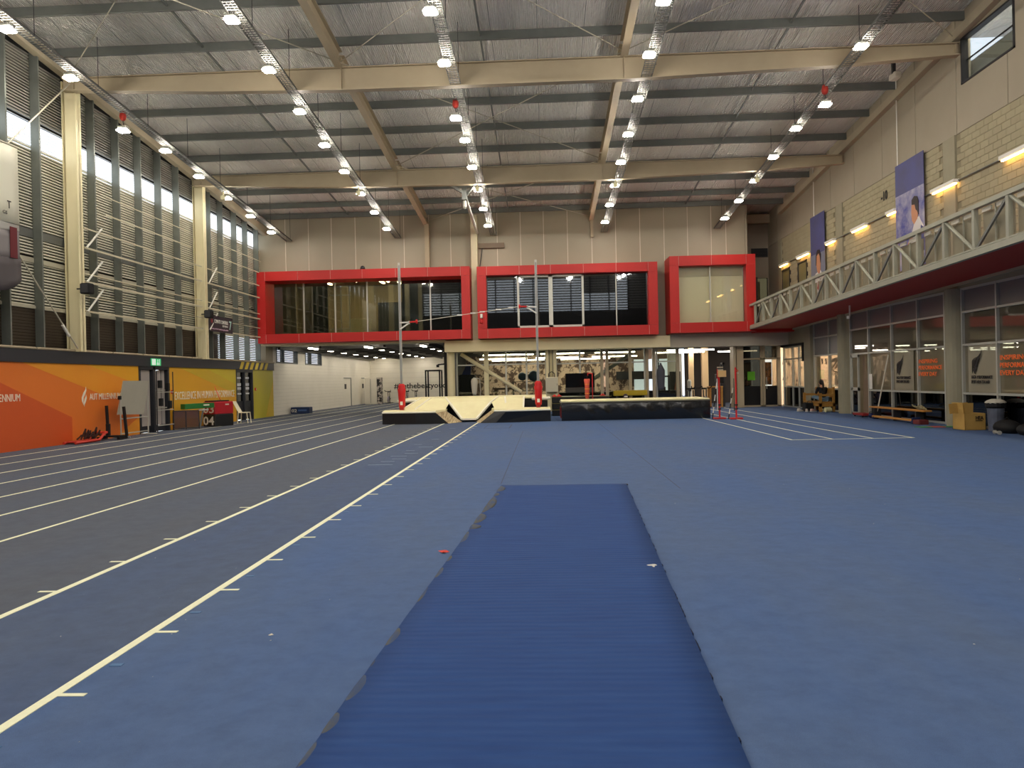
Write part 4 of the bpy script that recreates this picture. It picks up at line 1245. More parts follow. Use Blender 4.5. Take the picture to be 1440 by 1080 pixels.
# posters on the block wall
skym = mat('poster_sky', (66, 72, 146), .6, col2=(176, 172, 186), nscale=1.3, contrast=.14)
skyd = mat('poster_sky_dark', (74, 74, 104), .6, col2=(80, 84, 146), nscale=.8)
skin = mat('print_skin', (198, 140, 104), .6)
t = thing('hanging_poster', 'blue sky poster of a seated person in a white shirt looking away', 'poster', (11.9, 25.2, 4.9))
MB().box(11.9, 11.915, 24.22, 26.12, 7.45, 8.48).build('printed_sky', skyd, t)
MB().box(11.9, 11.915, 24.22, 26.12, 4.95, 7.45).build('printed_sky', skym, t)
def pr(name, pts, m, dx=0.0):
    MB().prism(pts, 'x', 11.885 - dx, 11.9 - dx).build(name, m, t)
pr('printed_body', [(24.27, 5.3), (24.27, 6.15), (24.55, 6.5), (24.75, 6.48), (25.05, 6.0), (25.35, 5.65), (25.6, 5.35), (25.55, 5.1), (25.0, 5.3), (24.7, 5.0)], mat('print_white', (214, 210, 206), .6))
pr('printed_arm', [(24.95, 5.9), (25.1, 5.95), (25.45, 5.55), (25.7, 5.35), (25.65, 5.25), (25.35, 5.4)], skin, .004)
pr('printed_face', [(24.62, 6.45), (24.85, 6.3), (24.98, 6.45), (25.02, 6.7), (24.98, 7.0), (24.7, 7.05), (24.6, 6.8)], skin, .002)
pr('printed_hair', [(24.55, 6.55), (24.55, 7.0), (24.62, 7.15), (24.8, 7.2), (24.98, 7.1), (24.98, 6.95), (24.78, 6.92), (24.72, 6.75), (24.64, 6.7)], mat('print_dark', (42, 32, 32), .6), .006)
pr('printed_shade', [(24.24, 5.4), (24.24, 6.1), (24.4, 6.2), (24.5, 5.7), (24.6, 5.2)], skyd, .006)
t = thing('hanging_poster', 'blue grey poster of a smiling person with a ribbon, nearer the far doors', 'poster', (11.9, 33.4, 4.9))
MB().box(11.9, 11.915, 32.62, 34.3, 6.8, 8.48).build('printed_sky', skyd, t)
MB().box(11.9, 11.915, 32.62, 34.3, 4.95, 6.8).build('printed_sky', mat('poster_pale', (120, 124, 140), .6), t)
pr('printed_shirt', [(32.7, 4.96), (32.75, 5.7), (33.15, 6.05), (33.7, 5.95), (34.2, 5.6), (34.25, 5.3), (33.9, 5.2), (33.8, 4.96)], mat('print_white', (214, 210, 206), .6))
pr('printed_face', [(33.15, 6.0), (33.1, 6.4), (33.15, 6.75), (33.35, 6.85), (33.55, 6.75), (33.6, 6.35), (33.5, 6.05), (33.35, 5.9)], skin, .003)
pr('printed_hair', [(33.1, 6.35), (33.05, 6.7), (33.2, 6.92), (33.45, 6.95), (33.62, 6.75), (33.65, 6.3), (33.58, 6.3), (33.52, 6.7), (33.3, 6.78), (33.18, 6.65)], mat('print_dark', (42, 32, 32), .6), .005)
pr('printed_ribbon', [(33.2, 6.0), (33.25, 6.0), (33.5, 5.3), (33.42, 5.2)], mat('print_red', (170, 40, 40), .6), .006)
# wall lamps above the walkway
wlab = ('nearest', 'second nearest', 'beside the seated person poster, third nearest', 'fourth nearest', 'just this side of the smiling poster', 'just beyond the smiling poster', 'farthest, over the last door')
for k, (a, b) in enumerate(((18.9, 20.2), (22.35, 23.7), (26.1, 26.75), (28.45, 29.75), (31.5, 32.45), (34.6, 36.1), (37.55, 38.7))):
    t = thing('wall_batten_lamp', '%s: warm batten lamp on the block wall' % wlab[k] if k > 1 else '%s warm batten lamp on the block wall above the walkway' % wlab[k], 'lamp', (11.95, (a + b) / 2, 7.0), 'batten lamps on the block wall')
    MB().box(11.82, 11.98, a, b, 7.0, 7.1).build('housing', white, t)
    MB().box(11.87, 11.93, a + .03, b - .03, 6.96, 7.0).build('tube', walltube, t)
MB().tube((11.96, -13, 7.06), (11.96, 39, 7.06), .02, 6).build('conduit', purl, wr)

# ================================================================ FOREGROUND RUBBER MAT
def rug():
    m = mat('blue_rubber_mat', (26, 62, 122), .8, col2=(38, 76, 136), nscale=4, stretch=(.5, 3, 1), spec=.3)
    nt = m.node_tree; N, L = nt.nodes, nt.links
    b = N['Principled BSDF']
    tc = N.new('ShaderNodeTexCoord')
    wv = N.new('ShaderNodeTexWave'); wv.bands_direction = 'Y'; wv.inputs['Scale'].default_value = 4.0; wv.inputs['Distortion'].default_value = 1.5; wv.inputs['Detail'].default_value = 3; wv.inputs['Detail Scale'].default_value = 2
    L.new(tc.outputs['Object'], wv.inputs[0])
    n = N.new('ShaderNodeTexNoise'); n.inputs['Scale'].default_value = 300
    L.new(tc.outputs['Object'], n.inputs[0])
    ad = N.new('ShaderNodeMath'); ad.operation = 'MULTIPLY_ADD'; ad.inputs[1].default_value = .35
    L.new(n.outputs[0], ad.inputs[0]); L.new(wv.outputs['Fac'], ad.inputs[2])
    bp = N.new('ShaderNodeBump'); bp.inputs['Strength'].default_value = .3; bp.inputs['Distance'].default_value = .009
    L.new(ad.outputs[0], bp.inputs['Height']); L.new(bp.outputs[0], b.inputs['Normal'])
    return m
t = thing('rubber_mat', 'long bright blue ribbed rubber mat with a curled left edge in the foreground', 'mat', (0, 6, 0))
ruk = rug()
XL = lambda y: -.68 - (11.4 - y) * .0448
XR = lambda y: 1.18 - (11.4 - y) * .0465
n = 120
vs = []; fs = []
for k in range(n + 1):
    y = -.5 + 11.85 * k / n
    for j in range(9):
        x = XL(y) + (XR(y) - XL(y)) * j / 8
        vs.append((x, y + (.05 * (1 - j / 8) if k == n else 0), .016 + .002 * sin(y * 9 + j)))
for k in range(n):
    for j in range(8):
        a = k * 9 + j
        fs.append((a, a + 1, a + 10, a + 9))
o = MB().add(vs, fs).build('sheet', ruk, t, smooth=True)
md = o.modifiers.new('thick', 'SOLIDIFY'); md.thickness = .014; md.offset = -1
# curled lip on the left: scallops rolled up and over, showing the grey backing
sc = []
y = -.5
rnd = random.Random(4)
while y < 11.3:
    L_ = rnd.choice((.28, .35, .45, .5, .7)) if y < 8.6 else rnd.choice((1.0, 1.3, .35))
    sc.append((y, min(y + L_, 11.35), rnd.uniform(.024, .042) * (1.0 if y < 8 else 1.9)))
    y += L_
def lipw(y):
    for (a, b, w_) in sc:
        if a <= y <= b:
            s_ = sin(pi * (y - a) / (b - a))
            return .004 + w_ * max(s_, 0) ** .5
    return .01
vs = []; fs = []
N_ = 520; M_ = 9
for k in range(N_ + 1):
    y = -.5 + 11.85 * k / N_
    w_ = lipw(y)
    r_ = .005 + w_ * .15
    x0 = XL(y) + r_ * .3
    for j in range(M_):
        u = j / (M_ - 1)
        if u < .6:
            a = -pi / 2 - pi * (u / .6)      # from the floor up round the left side and over
            px, pz = x0 + r_ * cos(a), .012 + r_ + r_ * sin(a)
        else:
            v = (u - .6) / .4
            px, pz = x0 + w_ * 1.25 * v, .012 + 2 * r_ - r_ * .9 * v * v
        vs.append((px, y, pz))
for k in range(N_):
    for j in range(M_ - 1):
        a = k * M_ + j
        fs.append((a, a + M_, a + M_ + 1, a + 1))
o = MB().add(vs, fs).build('curled_edge', mat('mat_backing', (58, 76, 110), .8, col2=(84, 84, 78), nscale=22, stretch=(1, .25, 1), contrast=.1), t, smooth=True)
md = o.modifiers.new('thick', 'SOLIDIFY'); md.thickness = .008
g = MB().box(XR(11.3) - .06, XR(11.3) + .02, 11.28, 11.36, .018, .03); g.build('corner_tab', blackm, t)
g = MB()
for k in range(26):
    y = rnd.uniform(3, 10.5)
    g.box(XR(y) - .008, XR(y) + .012, y, y + rnd.uniform(.03, .12), .0, .02)
g.build('frayed_edge', mat('fray', (20, 30, 56), .9), t)
g = MB()
for k in range(70):
    yy_ = 3.2 + 7.8 * rnd.random() ** 1.6
    xx_ = rnd.uniform(XL(yy_) + .1, XR(yy_) - .05)
    a_ = rnd.uniform(0, 3); s_ = rnd.uniform(.003, .008)
    g.add([(xx_ - s_ * cos(a_), yy_ - s_ * sin(a_), .021), (xx_ + .002, yy_ + .003, .024), (xx_ + s_ * cos(a_), yy_ + s_ * sin(a_), .021)], [(0, 1, 2)])
for k in range(60):
    xx_, yy_ = rnd.uniform(-4, 5), 3.2 + 12 * rnd.random() ** 1.3
    if XL(yy_) - .1 < xx_ < XR(yy_) + .1:
        continue
    a_ = rnd.uniform(0, 3); s_ = rnd.uniform(.003, .008)
    g.add([(xx_ - s_ * cos(a_), yy_ - s_ * sin(a_), .004), (xx_ + .002, yy_ + .003, .007), (xx_ + s_ * cos(a_), yy_ + s_ * sin(a_), .004)], [(0, 1, 2)])
o = g.build('lint', offw)
tag(o, 'tiny pale lint flecks scattered over the blue mat and floor', 'lint'); o['kind'] = 'stuff'
# litter
for (x, y, s_, m, lab, cat) in ((.87, 6.39, .05, white, 'small white paper scrap lying on the blue mat', 'paper scrap'), (-.98, 7.1, .05, mat('coral_plastic', (226, 70, 56), .5), 'crumpled orange red wrapper at the curled mat edge', 'wrapper'),
                                (-1.79, 4.8, .018, offw, 'tiny white scrap on the floor left of the blue mat', 'paper scrap'), (.13, 5.33, .016, offw, 'tiny white fleck near the middle of the blue mat', 'paper fleck'), (.44, 5.42, .016, offw, 'tiny white fleck on the blue mat right of centre', 'paper fleck')):
    z = .02 if x > -.9 else .001
    if s_ > .03:
        pts = [(x + s_ * (1.1 if k % 2 == 0 else .55) * cos(k * pi / 4), y + s_ * (1.5 if k % 2 == 0 else .7) * sin(k * pi / 4), z + .004 + (.012 if k in (1, 4, 6) else 0)) for k in range(8)] + [(x, y, z + .022)]
        o = MB().add(pts, [(k, (k + 1) % 8, 8) for k in range(8)]).build('paper_scrap' if m is white else 'wrapper', m)
    else:
        o = MB().add([(x - s_, y, z), (x, y + s_, z + .006), (x + s_, y + .004, z), (x, y - s_, z + .003)], [(0, 1, 2, 3)]).build('paper_fleck', m)
    tag(o, lab, cat)

# ================================================================ POLE VAULT PIT
bed = mat('pit_cover_cream', (253, 246, 196), .7, col2=(243, 233, 182), nscale=2.2, bump=.3, bscale=3)
pale = mat('pit_piping', (255, 250, 226), .6)
strip = mat('worn_ramp_strips', (150, 124, 88), .7, col2=(206, 190, 150), nscale=7, stretch=(6, .4, 1), contrast=.1)
t = thing('landing_pit', 'cream topped black pole vault landing pit with a notched front', 'crash mat', (-3.1, 31, 0))
MB().cbox(-6.05, .1, 31.3, 35.0, 0, .84, .05).build('bed_block', black, t)
MB().cbox(-6.0, .06, 31.25, 34.95, .84, .93, .04).build('bed_cover', bed, t)
MB().cbox(-6.12, -5.3, 31.2, 31.6, .78, .9, .04).build('corner_pad', pale, t)
MB().cbox(-.55, .22, 31.15, 31.6, .78, .9, .04).build('corner_pad', pale, t)
# sloping apron between bed and front wings
def poly(name, pts, m, faces=None, smooth=False):
    return MB().add(pts, faces or [tuple(range(len(pts)))]).build(name, m, t, smooth=smooth)
AL, AR = (-3.87, 30.65, .76), (-2.17, 30.65, .76)
BL_, BR = (-3.27, 29.75, .12), (-2.71, 29.75, .12)
poly('apron', [(-5.75, 30.15, .50), (-3.95, 29.9, .50), AL, (-4.1, 31.3, .92), (-5.15, 31.3, .92)], bed)
poly('apron', [(-.85, 30.15, .50), (-.85, 31.3, .92), (-1.95, 31.3, .92), AR, (-2.0, 29.9, .50)], bed)
poly('box_ramp', [BL_, BR, AR, (-1.95, 31.3, .92), (-4.1, 31.3, .92), AL], bed, [(0, 1, 2, 5), (5, 2, 3, 4)])
for (a, b) in ((AL, BL_), (AR, BR)):
    MB().beam(a, b, .09, .06).build('ridge_piping', pale, t)
MB().beam(BL_, BR, .07, .07).build('ridge_piping', pale, t)
for (a, b) in (((-5.75, 30.15, .52), (-5.15, 31.3, .94)), ((-5.2, 30.1, .52), (-4.75, 31.3, .94)), ((-1.55, 30.1, .52), (-1.65, 31.3, .94)), ((-.87, 30.15, .52), (-.87, 31.3, .94)), (AL, (-4.1, 31.3, .95)), (AR, (-1.95, 31.3, .95))):
    MB().beam(a, b, .07, .03).build('seam_piping', pale, t)
# wings
lw = [(-6.32, 29.25), (-5.0, 29.05), (-3.72, 29.05), (-3.27, 29.75), (-3.87, 30.65), (-5.75, 30.3), (-6.1, 30.35), (-6.38, 29.9)]
rw = [(.2, 29.35), (.2, 30.2), (-.8, 30.3), (-2.17, 30.65), (-2.71, 29.75), (-2.5, 28.95), (-1.9, 28.9)]
def wing(pts, top, z1):
    n = len(pts)
    vs = [(x, y, 0) for x, y in pts] + [(x, y, z1) for x, y in top]
    fs = [tuple(range(n - 1, -1, -1)), tuple(range(n, 2 * n))] + [(i, (i + 1) % n, n + (i + 1) % n, n + i) for i in range(n)]
    return vs, fs
lt = [(-6.32, 29.25), (-5.0, 29.05), (-4.2, 29.05), (-3.9, 29.7), (-3.95, 30.5), (-5.75, 30.3), (-6.1, 30.35), (-6.38, 29.9)]
rt_ = [(.2, 29.35), (.2, 30.2), (-.8, 30.3), (-2.1, 30.5), (-2.1, 29.7), (-1.95, 28.97), (-1.5, 28.92)]
for (p, q) in ((lw, lt), (rw, rt_)):
    v_, f_ = wing(p, q, .42)
    wb_ = MB().add(v_, f_).build('wing_block', black, t)
    v_ = [(x, y - .02, .42) for x, y in q] + [(x * .995 - .015, y + .06, .52) for x, y in q]
    wc_ = MB().add(v_, f_).build('wing_cover', bed, wb_)
    MB().path([(x, y - .03, .45) for x, y in (q[:3] if p is lw else [q[5], q[6], q[0]])], .035, 6).build('edge_piping', pale, wb_)
MB().add([(-3.72, 29.04, 0.0), (-3.27, 29.72, 0.02), (-3.9, 29.66, .46), (-4.2, 29.03, .42)], [(0, 1, 2, 3)]).build('slanted_face', strip, t)
MB().add([(-2.5, 28.93, 0.0), (-2.71, 29.72, 0.02), (-2.1, 29.66, .46), (-1.95, 28.94, .42)], [(0, 1, 2, 3)]).build('slanted_face', strip, t)
# uprights
def upright(x, y, ztop, zb_, label, brz, dirx):
    t = thing('vault_upright', label, 'upright', (x, y, .52), 'pole vault uprights')
    MB().box(x - .045, x + .045, y - .045, y + .045, 1.0, ztop).build('post', alu, t)
    MB().box(x - .03, x + .03, y - .06, y - .045, 1.4, ztop - .1).build('scale_strip', mat('scale_grey', (150, 150, 146), .4), t)
    g = MB()
    g.lathe((x, y, 0), [(.12, .62), (.13, .7), (.15, 1.2), (.17, 1.34), (.13, 1.4), (.15, 1.46), (.09, 1.56)], 12)
    g.build('padding', redp, t, smooth=True)
    MB().box(x - .09, x + .07, y - .1, y + .1, .50, .66).build('foot', mat('foot_red', (170, 40, 34), .5), t)
    MB().box(x - .05, x + .05, y - .14, y - .12, .72, .86).build('label_plate', white, t)
    g = MB().beam((x, y - .05, brz), (x + dirx * .38, y - .05, brz + .02), .05, .05).beam((x, y - .05, brz - .25), (x + dirx * .36, y - .05, brz - .02), .05, .05).beam((x + dirx * .36, y - .05, brz - .06), (x + dirx * .36, y - .05, brz + .06), .05, .05)
    br_ = g.build('bracket', white, t)
    MB().tube((x + dirx * .38, y - .05, brz + .02), (x + dirx * .66, y - .05, brz + .03), .03, 8).tube((x + dirx * .64, y - .05, brz + .03), (x + dirx * .7, y - .05, brz + .03), .08, 8).build('peg', redp, br_)
upright(-5.68, 30.0, 6.36, 1, 'left pole vault upright with red padding and a high bracket', 3.98, 1)
upright(-.26, 30.0, 6.33, 1, 'right pole vault upright with red padding and a high bracket', 4.47, -1)
t = thing('vault_bungee', 'pale cord with white flags strung between the two vault uprights', 'cord', (-3, 29.95, 4.2))
MB().tube((-5.0, 29.95, 4.02), (-.95, 29.95, 4.5), .012, 6).build('cord', offw, t)
for k in (.42, .55, .64, .92, .8):
    x = -5 + 4.05 * k
    MB().box(x - .1, x + .1, 29.93, 29.96, 4.02 + .48 * k - .02, 4.02 + .48 * k + .03).build('flag', white, t)
t = thing('wall_camera_box', 'small red and white sensor box on the red bay corner', 'sensor', (-2.95, 36.95, 4.6))
MB().cbox(-3.06, -2.94, 36.8, 37.0, 4.66, 4.86, .02).build('white_case', white, t)
MB().cbox(-3.06, -2.94, 36.82, 37.0, 4.42, 4.6, .02).build('red_case', redp, t)

# black crash mat on the right
t = thing('crash_mat', 'big glossy black high jump mat with a thin cream top', 'crash mat', (3.4, 30.3, 0))
n = 60; vs = []; fs = []
rnd = random.Random(9)
X0, X1 = .62, 6.28
def fold(x):
    f = 0
    for (c_, w_, a_) in ((1.6, .12, .05), (2.25, .1, .06), (3.0, .15, .03), (3.9, .12, .05), (4.6, .1, .03), (5.3, .2, .04)):
        f += a_ * math.exp(-((x - c_) / w_) ** 2)
    return f
for k in range(n + 1):
    x = X0 + (X1 - X0) * k / n
    for j in range(9):
        z = .70 * j / 8
        vs.append((x, 29.3 - fold(x + (z - .35) * .5) * sin(pi * j / 8) - .03 * sin(pi * j / 8), z))
for k in range(n):
    for j in range(8):
        a = k * 9 + j
        fs.append((a, a + 9, a + 10, a + 1))
MB().add(vs, fs).build('front_skin', mat('glossy_black', (20, 21, 23), .22, spec=.7, bump=.6, bscale=4), t, smooth=True)
MB().cbox(X0, X1, 29.32, 31.6, 0, .69, .05).build('body', black, t)
MB().cbox(X0 - .04, X1 + .02, 29.22, 31.65, .67, .72, .02).build('top_skirt', mat('skirt_grey', (96, 92, 78), .5), t)
MB().cbox(X0, X1 - .02, 29.27, 31.6, .72, .77, .02).build('top_cover', bed, t)
MB().box(X0 - .03, X0, 29.6, 31, .1, .5).build('side_label', mat('side_red', (130, 30, 30), .5), t)

# high jump stands with leaning striped bars
def stand(x, y, label, box):
    t = thing('high_jump_stand', label, 'stand', (x, y, 0), 'red high jump stands')
    MB().cbox(x - .24, x + .22, y - .18, y + .18, 0, .06, .03).build('base', mat('stand_red', (190, 34, 36), .5), t)
    MB().tube((x, y, .05), (x, y, 1.55 if box else 1.9), .032, 8).build('post', redp, t)
    MB().tube((x - .07, y, .3), (x - .07, y, 1.5), .015, 6).build('slider_rod', white if box else darkm, t)
    for z in (.35, .5):
        MB().box(x - .05, x + .05, y - .05, y + .05, z, z + .05).build('clamp', darkm, t)
    if box:
        MB().cbox(x - .03, x + .26, y - .06, y + .06, 1.56, 1.8, .01).build('timing_box', mat('box_tan', (220, 180, 120), .5), t)
        MB().tube((x - .06, y, 1.5), (x - .06, y, 1.86), .012, 6).build('slider_rod', redp, t)
    else:
        MB().path([(x, y, 1.85), (x + .1, y, 1.78), (x, y, 1.72)], .012, 6).build('hook', redp, t)
        MB().box(x + .02, x + .12, y, y + .02, 1.68, 1.7).build('bar_rest', white, t)
stand(6.46, 28.55, 'red high jump stand with a tan box on top beside the black mat', True)
stand(7.0, 28.25, 'taller slim red high jump stand right of the black mat', False)
for (p, q, lab) in (((6.2, 28.6, .0), (6.42, 28.75, 1.35), 'black and white striped bar leaning on the stand with the tan box'), ((6.72, 28.3, .0), (6.93, 28.4, 1.15), 'black and white striped bar leaning on the slim red stand')):
    t = thing('striped_bar', lab, 'bar', p, 'leaning striped bars')
    P, Q = Vector(p), Vector(q)
    for k in range(6):
        MB().tube(P.lerp(Q, k / 6), P.lerp(Q, (k + 1) / 6), .018, 8).build('bar_segment', white if k % 2 else blackm, t)

# equipment behind the mats
t = thing('foam_block_stack', 'stack of black foam blocks with yellow seams behind the crash mats', 'foam blocks', (1.6, 34, 0))
ys = mat('seam_yellow', (120, 112, 60), .6)
for k in range(3):
    MB().cbox(.3, 3.0 - .1 * k, 33.4, 35.2, .28 * k, .28 * k + .27, .03).build('foam_block', black, t)
    MB().box(.32, 2.9, 33.38, 33.4, .28 * k + .255, .28 * k + .275).build('seam', ys, t)
t = thing('flat_television', 'large flat black television standing on the foam blocks', 'television', (1.6, 34.4, .84))
MB().cbox(.93, 2.24, 34.38, 34.44, 1.0, 1.86, .015).build('screen', mat('tv_black', (12, 12, 14), .15), t)
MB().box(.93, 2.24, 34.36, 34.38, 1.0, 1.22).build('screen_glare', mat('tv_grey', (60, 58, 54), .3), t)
MB().cbox(1.45, 1.75, 34.3, 34.6, .84, .87, .01).box(1.56, 1.64, 34.42, 34.47, .87, 1.02).build('foot', blackm, t)
rd = mat('red_items', (196, 50, 40), .5)
for k, (x, lab) in enumerate(((.42, 'red cone lying at the left end of the foam blocks'), (.62, 'red cone lying beside the television foot'), (2.55, 'red disc on the foam blocks right of the television'))):
    o = MB().lathe((x, 33.9, .84), [(.13, 0), (.13, .02), (.05, .06), (.02, .1)], 12).build('marker_cone', rd)
    tag(o, lab, 'cone', 'red training markers')
t = thing('harness_stand', 'thin red hooked stand with a coral bag behind the crash mat', 'stand', (2.0, 32.6, 0))
MB().path([(2.03, 32.6, .05), (2.03, 32.6, 1.82), (1.84, 32.6, 1.84), (1.84, 32.6, 1.74)], .018, 8).build('frame', redp, t)
MB().cbox(1.8, 2.25, 32.45, 32.75, 0, .05, .02).build('base', redp, t)
cor = mat('coral_fabric', (226, 96, 76), .6)
MB().lathe((1.8, 32.6, 0), [(.04, .72), (.085, .8), (.1, 1.35), (.13, 1.55), (.11, 1.6)], 12).build('bag', cor, t, smooth=True)
for z in (.95, 1.15, 1.35):
    MB().lathe((1.8, 32.6, 0), [(.1, z), (.11, z + .02), (.1, z + .04)], 12).build('bag_band', mat('band_orange', (240, 150, 60), .6), t)
MB().path([(1.8, 32.6, 1.6), (1.82, 32.6, 1.72)], .012, 6).build('strap', blackm, t)
t = thing('wall_cabinet', 'pale metal cabinet hung on the double steel column', 'cabinet', (.34, 38.1, .95))
MB().cbox(.05, .66, 37.95, 38.2, .98, 1.72, .02).build('case', mat('cabinet_cream', (214, 208, 184), .5), t)
MB().box(.08, .63, 37.94, 37.95, 1.01, 1.69).build('door', mat('cabinet_cream_b', (204, 198, 174), .5), t)
MB().path([(.2, 38.1, 1.72), (.2, 38.1, 1.9), (.35, 38.1, 2.0), (.5, 38.1, 1.9), (.5, 38.1, 1.72)], .02, 6).build('conduit', darkm, t)
MB().box(.6, .62, 37.93, 37.95, 1.3, 1.4).build('handle', darkm, t)
for x in (.24, .42):
    MB().tube((x, 38.12, 1.75), (x, 38.12, 3.6), .015, 6).build('riser', darkm, t)
t = thing('yellow_bench', 'yellow padded bench on dark legs behind the crash mat', 'bench', (4.2, 38.2, 0))
MB().cbox(3.42, 5.08, 38.0, 38.5, .72, .98, .03).build('pad', mat('pad_yellow', (176, 150, 24), .5), t)
for x in (3.6, 4.9):
    MB().box(x - .04, x + .04, 38.05, 38.12, 0, .72).build('leg', darkm, t)
    MB().box(x - .04, x + .04, 38.38, 38.45, 0, .72).build('leg', darkm, t)
t = thing('helmet', 'small dark helmet with white logo sitting in front of the yellow bench', 'helmet', (3.95, 37.6, 0))
MB().ball((3.95, 37.6, .70), .13, 10).build('shell', mat('helmet_dark', (60, 40, 40), .3), t, smooth=True)
MB().box(3.87, 4.03, 37.46, 37.48, .66, .72).build('white_stripe', white, t)
MB().cbox(3.8, 4.1, 37.45, 37.75, 0, .58, .02).build('plinth', blackm, t)
t = thing('storage_bench', 'long low black storage bench against the gym glass', 'bench', (5, 39.6, 0))
MB().cbox(.75, 6.9, 39.3, 40.1, .08, .86, .03).build('body', blackm, t)
MB().cbox(.72, 6.93, 39.27, 40.12, .86, .92, .02).build('lid', black, t)
for x in (.9, 6.7):
    MB().box(x, x + .1, 39.35, 40.05, 0, .08).build('foot', darkm, t)
t = thing('padded_block', 'tall black padded block left of the round column', 'pad', (-4.0, 39.6, 0))
MB().cbox(-4.45, -3.62, 39.3, 40.2, 0, 1.95, .04).build('body', blackm, t)
t2 = thing('blue_mat', 'folded deep blue mat standing on the black padded block', 'mat', (-4.0, 39.6, 1.95))
MB().prism([(-4.25, 1.95), (-3.85, 1.95), (-3.82, 2.5), (-4.0, 2.5)], 'y', 39.5, 39.75).build('front_fold', mat('deep_blue', (20, 34, 110), .5), t2)
MB().prism([(-4.35, 1.95), (-4.2, 1.95), (-4.0, 2.45), (-4.12, 2.4)], 'y', 39.8, 40.0).build('rear_fold', mat('deep_blue', (20, 34, 110), .5), t2)
t = thing('draped_cloth', 'off white cloth hung on a thin rail in front of the black block', 'cloth', (-3.5, 38.6, .8))
MB().lathe((-3.58, 38.6, 0), [(.09, .9), (.12, 1.0), (.15, 1.3), (.17, 1.6), (.13, 1.72), (.05, 1.76)], 12).build('cloth', offw, t, smooth=True)
MB().path([(-3.62, 38.6, .1), (-3.62, 38.6, 1.78), (-3.3, 38.6, 1.72), (-3.25, 38.6, .1)], .02, 6).build('rail', alu, t)
# exercise balls on a rack
bl = mat('ball_blue_grey', (84, 108, 132), .3)
o = MB().ball((-.6, 41, 1.82), .29, 16).build('exercise_ball', bl, smooth=True); tag(o, 'larger blue grey exercise ball, the right one on the rack behind glass', 'ball', 'exercise balls')
o = MB().ball((-1.2, 41, 1.8), .23, 16).build('exercise_ball', bl, smooth=True); tag(o, 'smaller blue grey exercise ball, the left one on the rack behind glass', 'ball', 'exercise balls')
t = thing('ball_rack', 'dark rack of equipment under the exercise balls behind the gym glass', 'rack', (-1, 41, 0))
for x in (-1.7, -.2):
    for y in (40.75, 41.25):
        MB().box(x - .03, x + .03, y - .03, y + .03, 0, 1.54).build('leg', darkm, t)
for z in (.5, 1.0, 1.5):
    MB().box(-1.75, -.15, 40.7, 41.3, z, z + .04).build('shelf', darkm, t)
for k in range(7):
    o = MB().tube((-1.6 + .2 * k, 40.8, 1.12), (-1.6 + .2 * k, 41.1, 1.12), .06, 8).build('dumbbell', mat('dumbbell_pale', (170, 150, 130), .5)); tag(o, '%s pale dumbbell from the left on the ball rack middle shelf' % ('first', 'second', 'third', 'fourth', 'fifth', 'sixth', 'seventh')[k], 'dumbbell', 'dumbbells on the ball rack')
t = thing('work_table', 'brown wooden table seen through the gym glass behind the brace', 'table', (-1.9, 42, 0))
MB().box(-2.8, -1.3, 41.6, 42.3, 1.1, 1.2).build('tabletop', mat('table_brown', (110, 84, 64), .6), t)
for x in (-2.75, -1.4):
    for y in (41.65, 42.2):
        MB().box(x, x + .07, y, y + .07, 0, 1.1).build('leg', mat('table_brown', (110, 84, 64), .6), t)
# spin bikes
spin_base = None
def bike(x, y, label, group, s=1.0):
    t = thing('spin_bike', label, 'exercise bike', (x, y, 0), group)
    dmt = darkm
    MB().tube((x - .03, y - .32 * s, .34 * s), (x + .03, y - .32 * s, .34 * s), .24 * s, 16).build('flywheel', mat('flywheel', (150, 140, 160), .3, .4), t)
    g = MB().beam((x, y - .45 * s, .05), (x, y + .5 * s, .05), .06, .05).beam((x - .25 * s, y - .45 * s, .03), (x + .25 * s, y - .45 * s, .03), .06, .05).beam((x - .25 * s, y + .5 * s, .03), (x + .25 * s, y + .5 * s, .03), .06, .05)
    g.beam((x, y - .3 * s, .3 * s), (x, y + .3 * s, .6 * s), .06, .07, (0, 0, 1)).beam((x, y + .25 * s, .05), (x, y + .3 * s, .9 * s), .05, .05, (0, 1, 0)).beam((x, y - .3 * s, .3 * s), (x, y - .38 * s, 1.0 * s), .05, .05, (0, 1, 0))
    g.build('frame', dmt, t)
    MB().cbox(x - .1, x + .1, y + .15 * s, y + .45 * s, .92 * s, .99 * s, .03).build('saddle', blackm, t)
    MB().path([(x - .25 * s, y - .55 * s, 1.1 * s), (x - .2 * s, y - .38 * s, 1.0 * s), (x + .2 * s, y - .38 * s, 1.0 * s), (x + .25 * s, y - .55 * s, 1.1 * s)], .025, 6).build('handlebar', blackm, t)
    MB().path([(x - .14, y, .2 * s), (x - .05, y, .3 * s), (x + .05, y, .3 * s), (x + .14, y, .42 * s)], .02, 6).build('pedals', dmt, t)
    return t
sb = bike(7.35, 39.4, 'leftmost of the black spin bikes in the open gym bay', 'spin bikes in the open gym bay')
dup(sb, (7.75, 39.9, 0), 'second spin bike from the left in the open gym bay')
dup(sb, (8.2, 39.5, 0), 'rightmost spin bike of the front three in the open gym bay')
fb = bike(-13.1, 59.5, 'leftmost tiny black air bike at the far gym wall', 'air bikes at the far gym wall', .95)
for k, (x, s_) in enumerate(((-12.35, 'second from left'), (-10.9, 'third from left'), (-10.2, 'rightmost'))):
    dup(fb, (x, 59.8, 0), '%s tiny black air bike at the far gym wall' % s_)
t = thing('wooden_table', 'small wooden table beside the spin bikes', 'table', (8.75, 39.6, 0))
MB().box(8.4, 9.1, 39.3, 39.9, 1.02, 1.08).build('tabletop', wood, t)
for x in (8.42, 9.0):
    for y in (39.32, 39.8):
        MB().box(x, x + .08, y, y + .08, 0, 1.02).build('leg', wood, t)
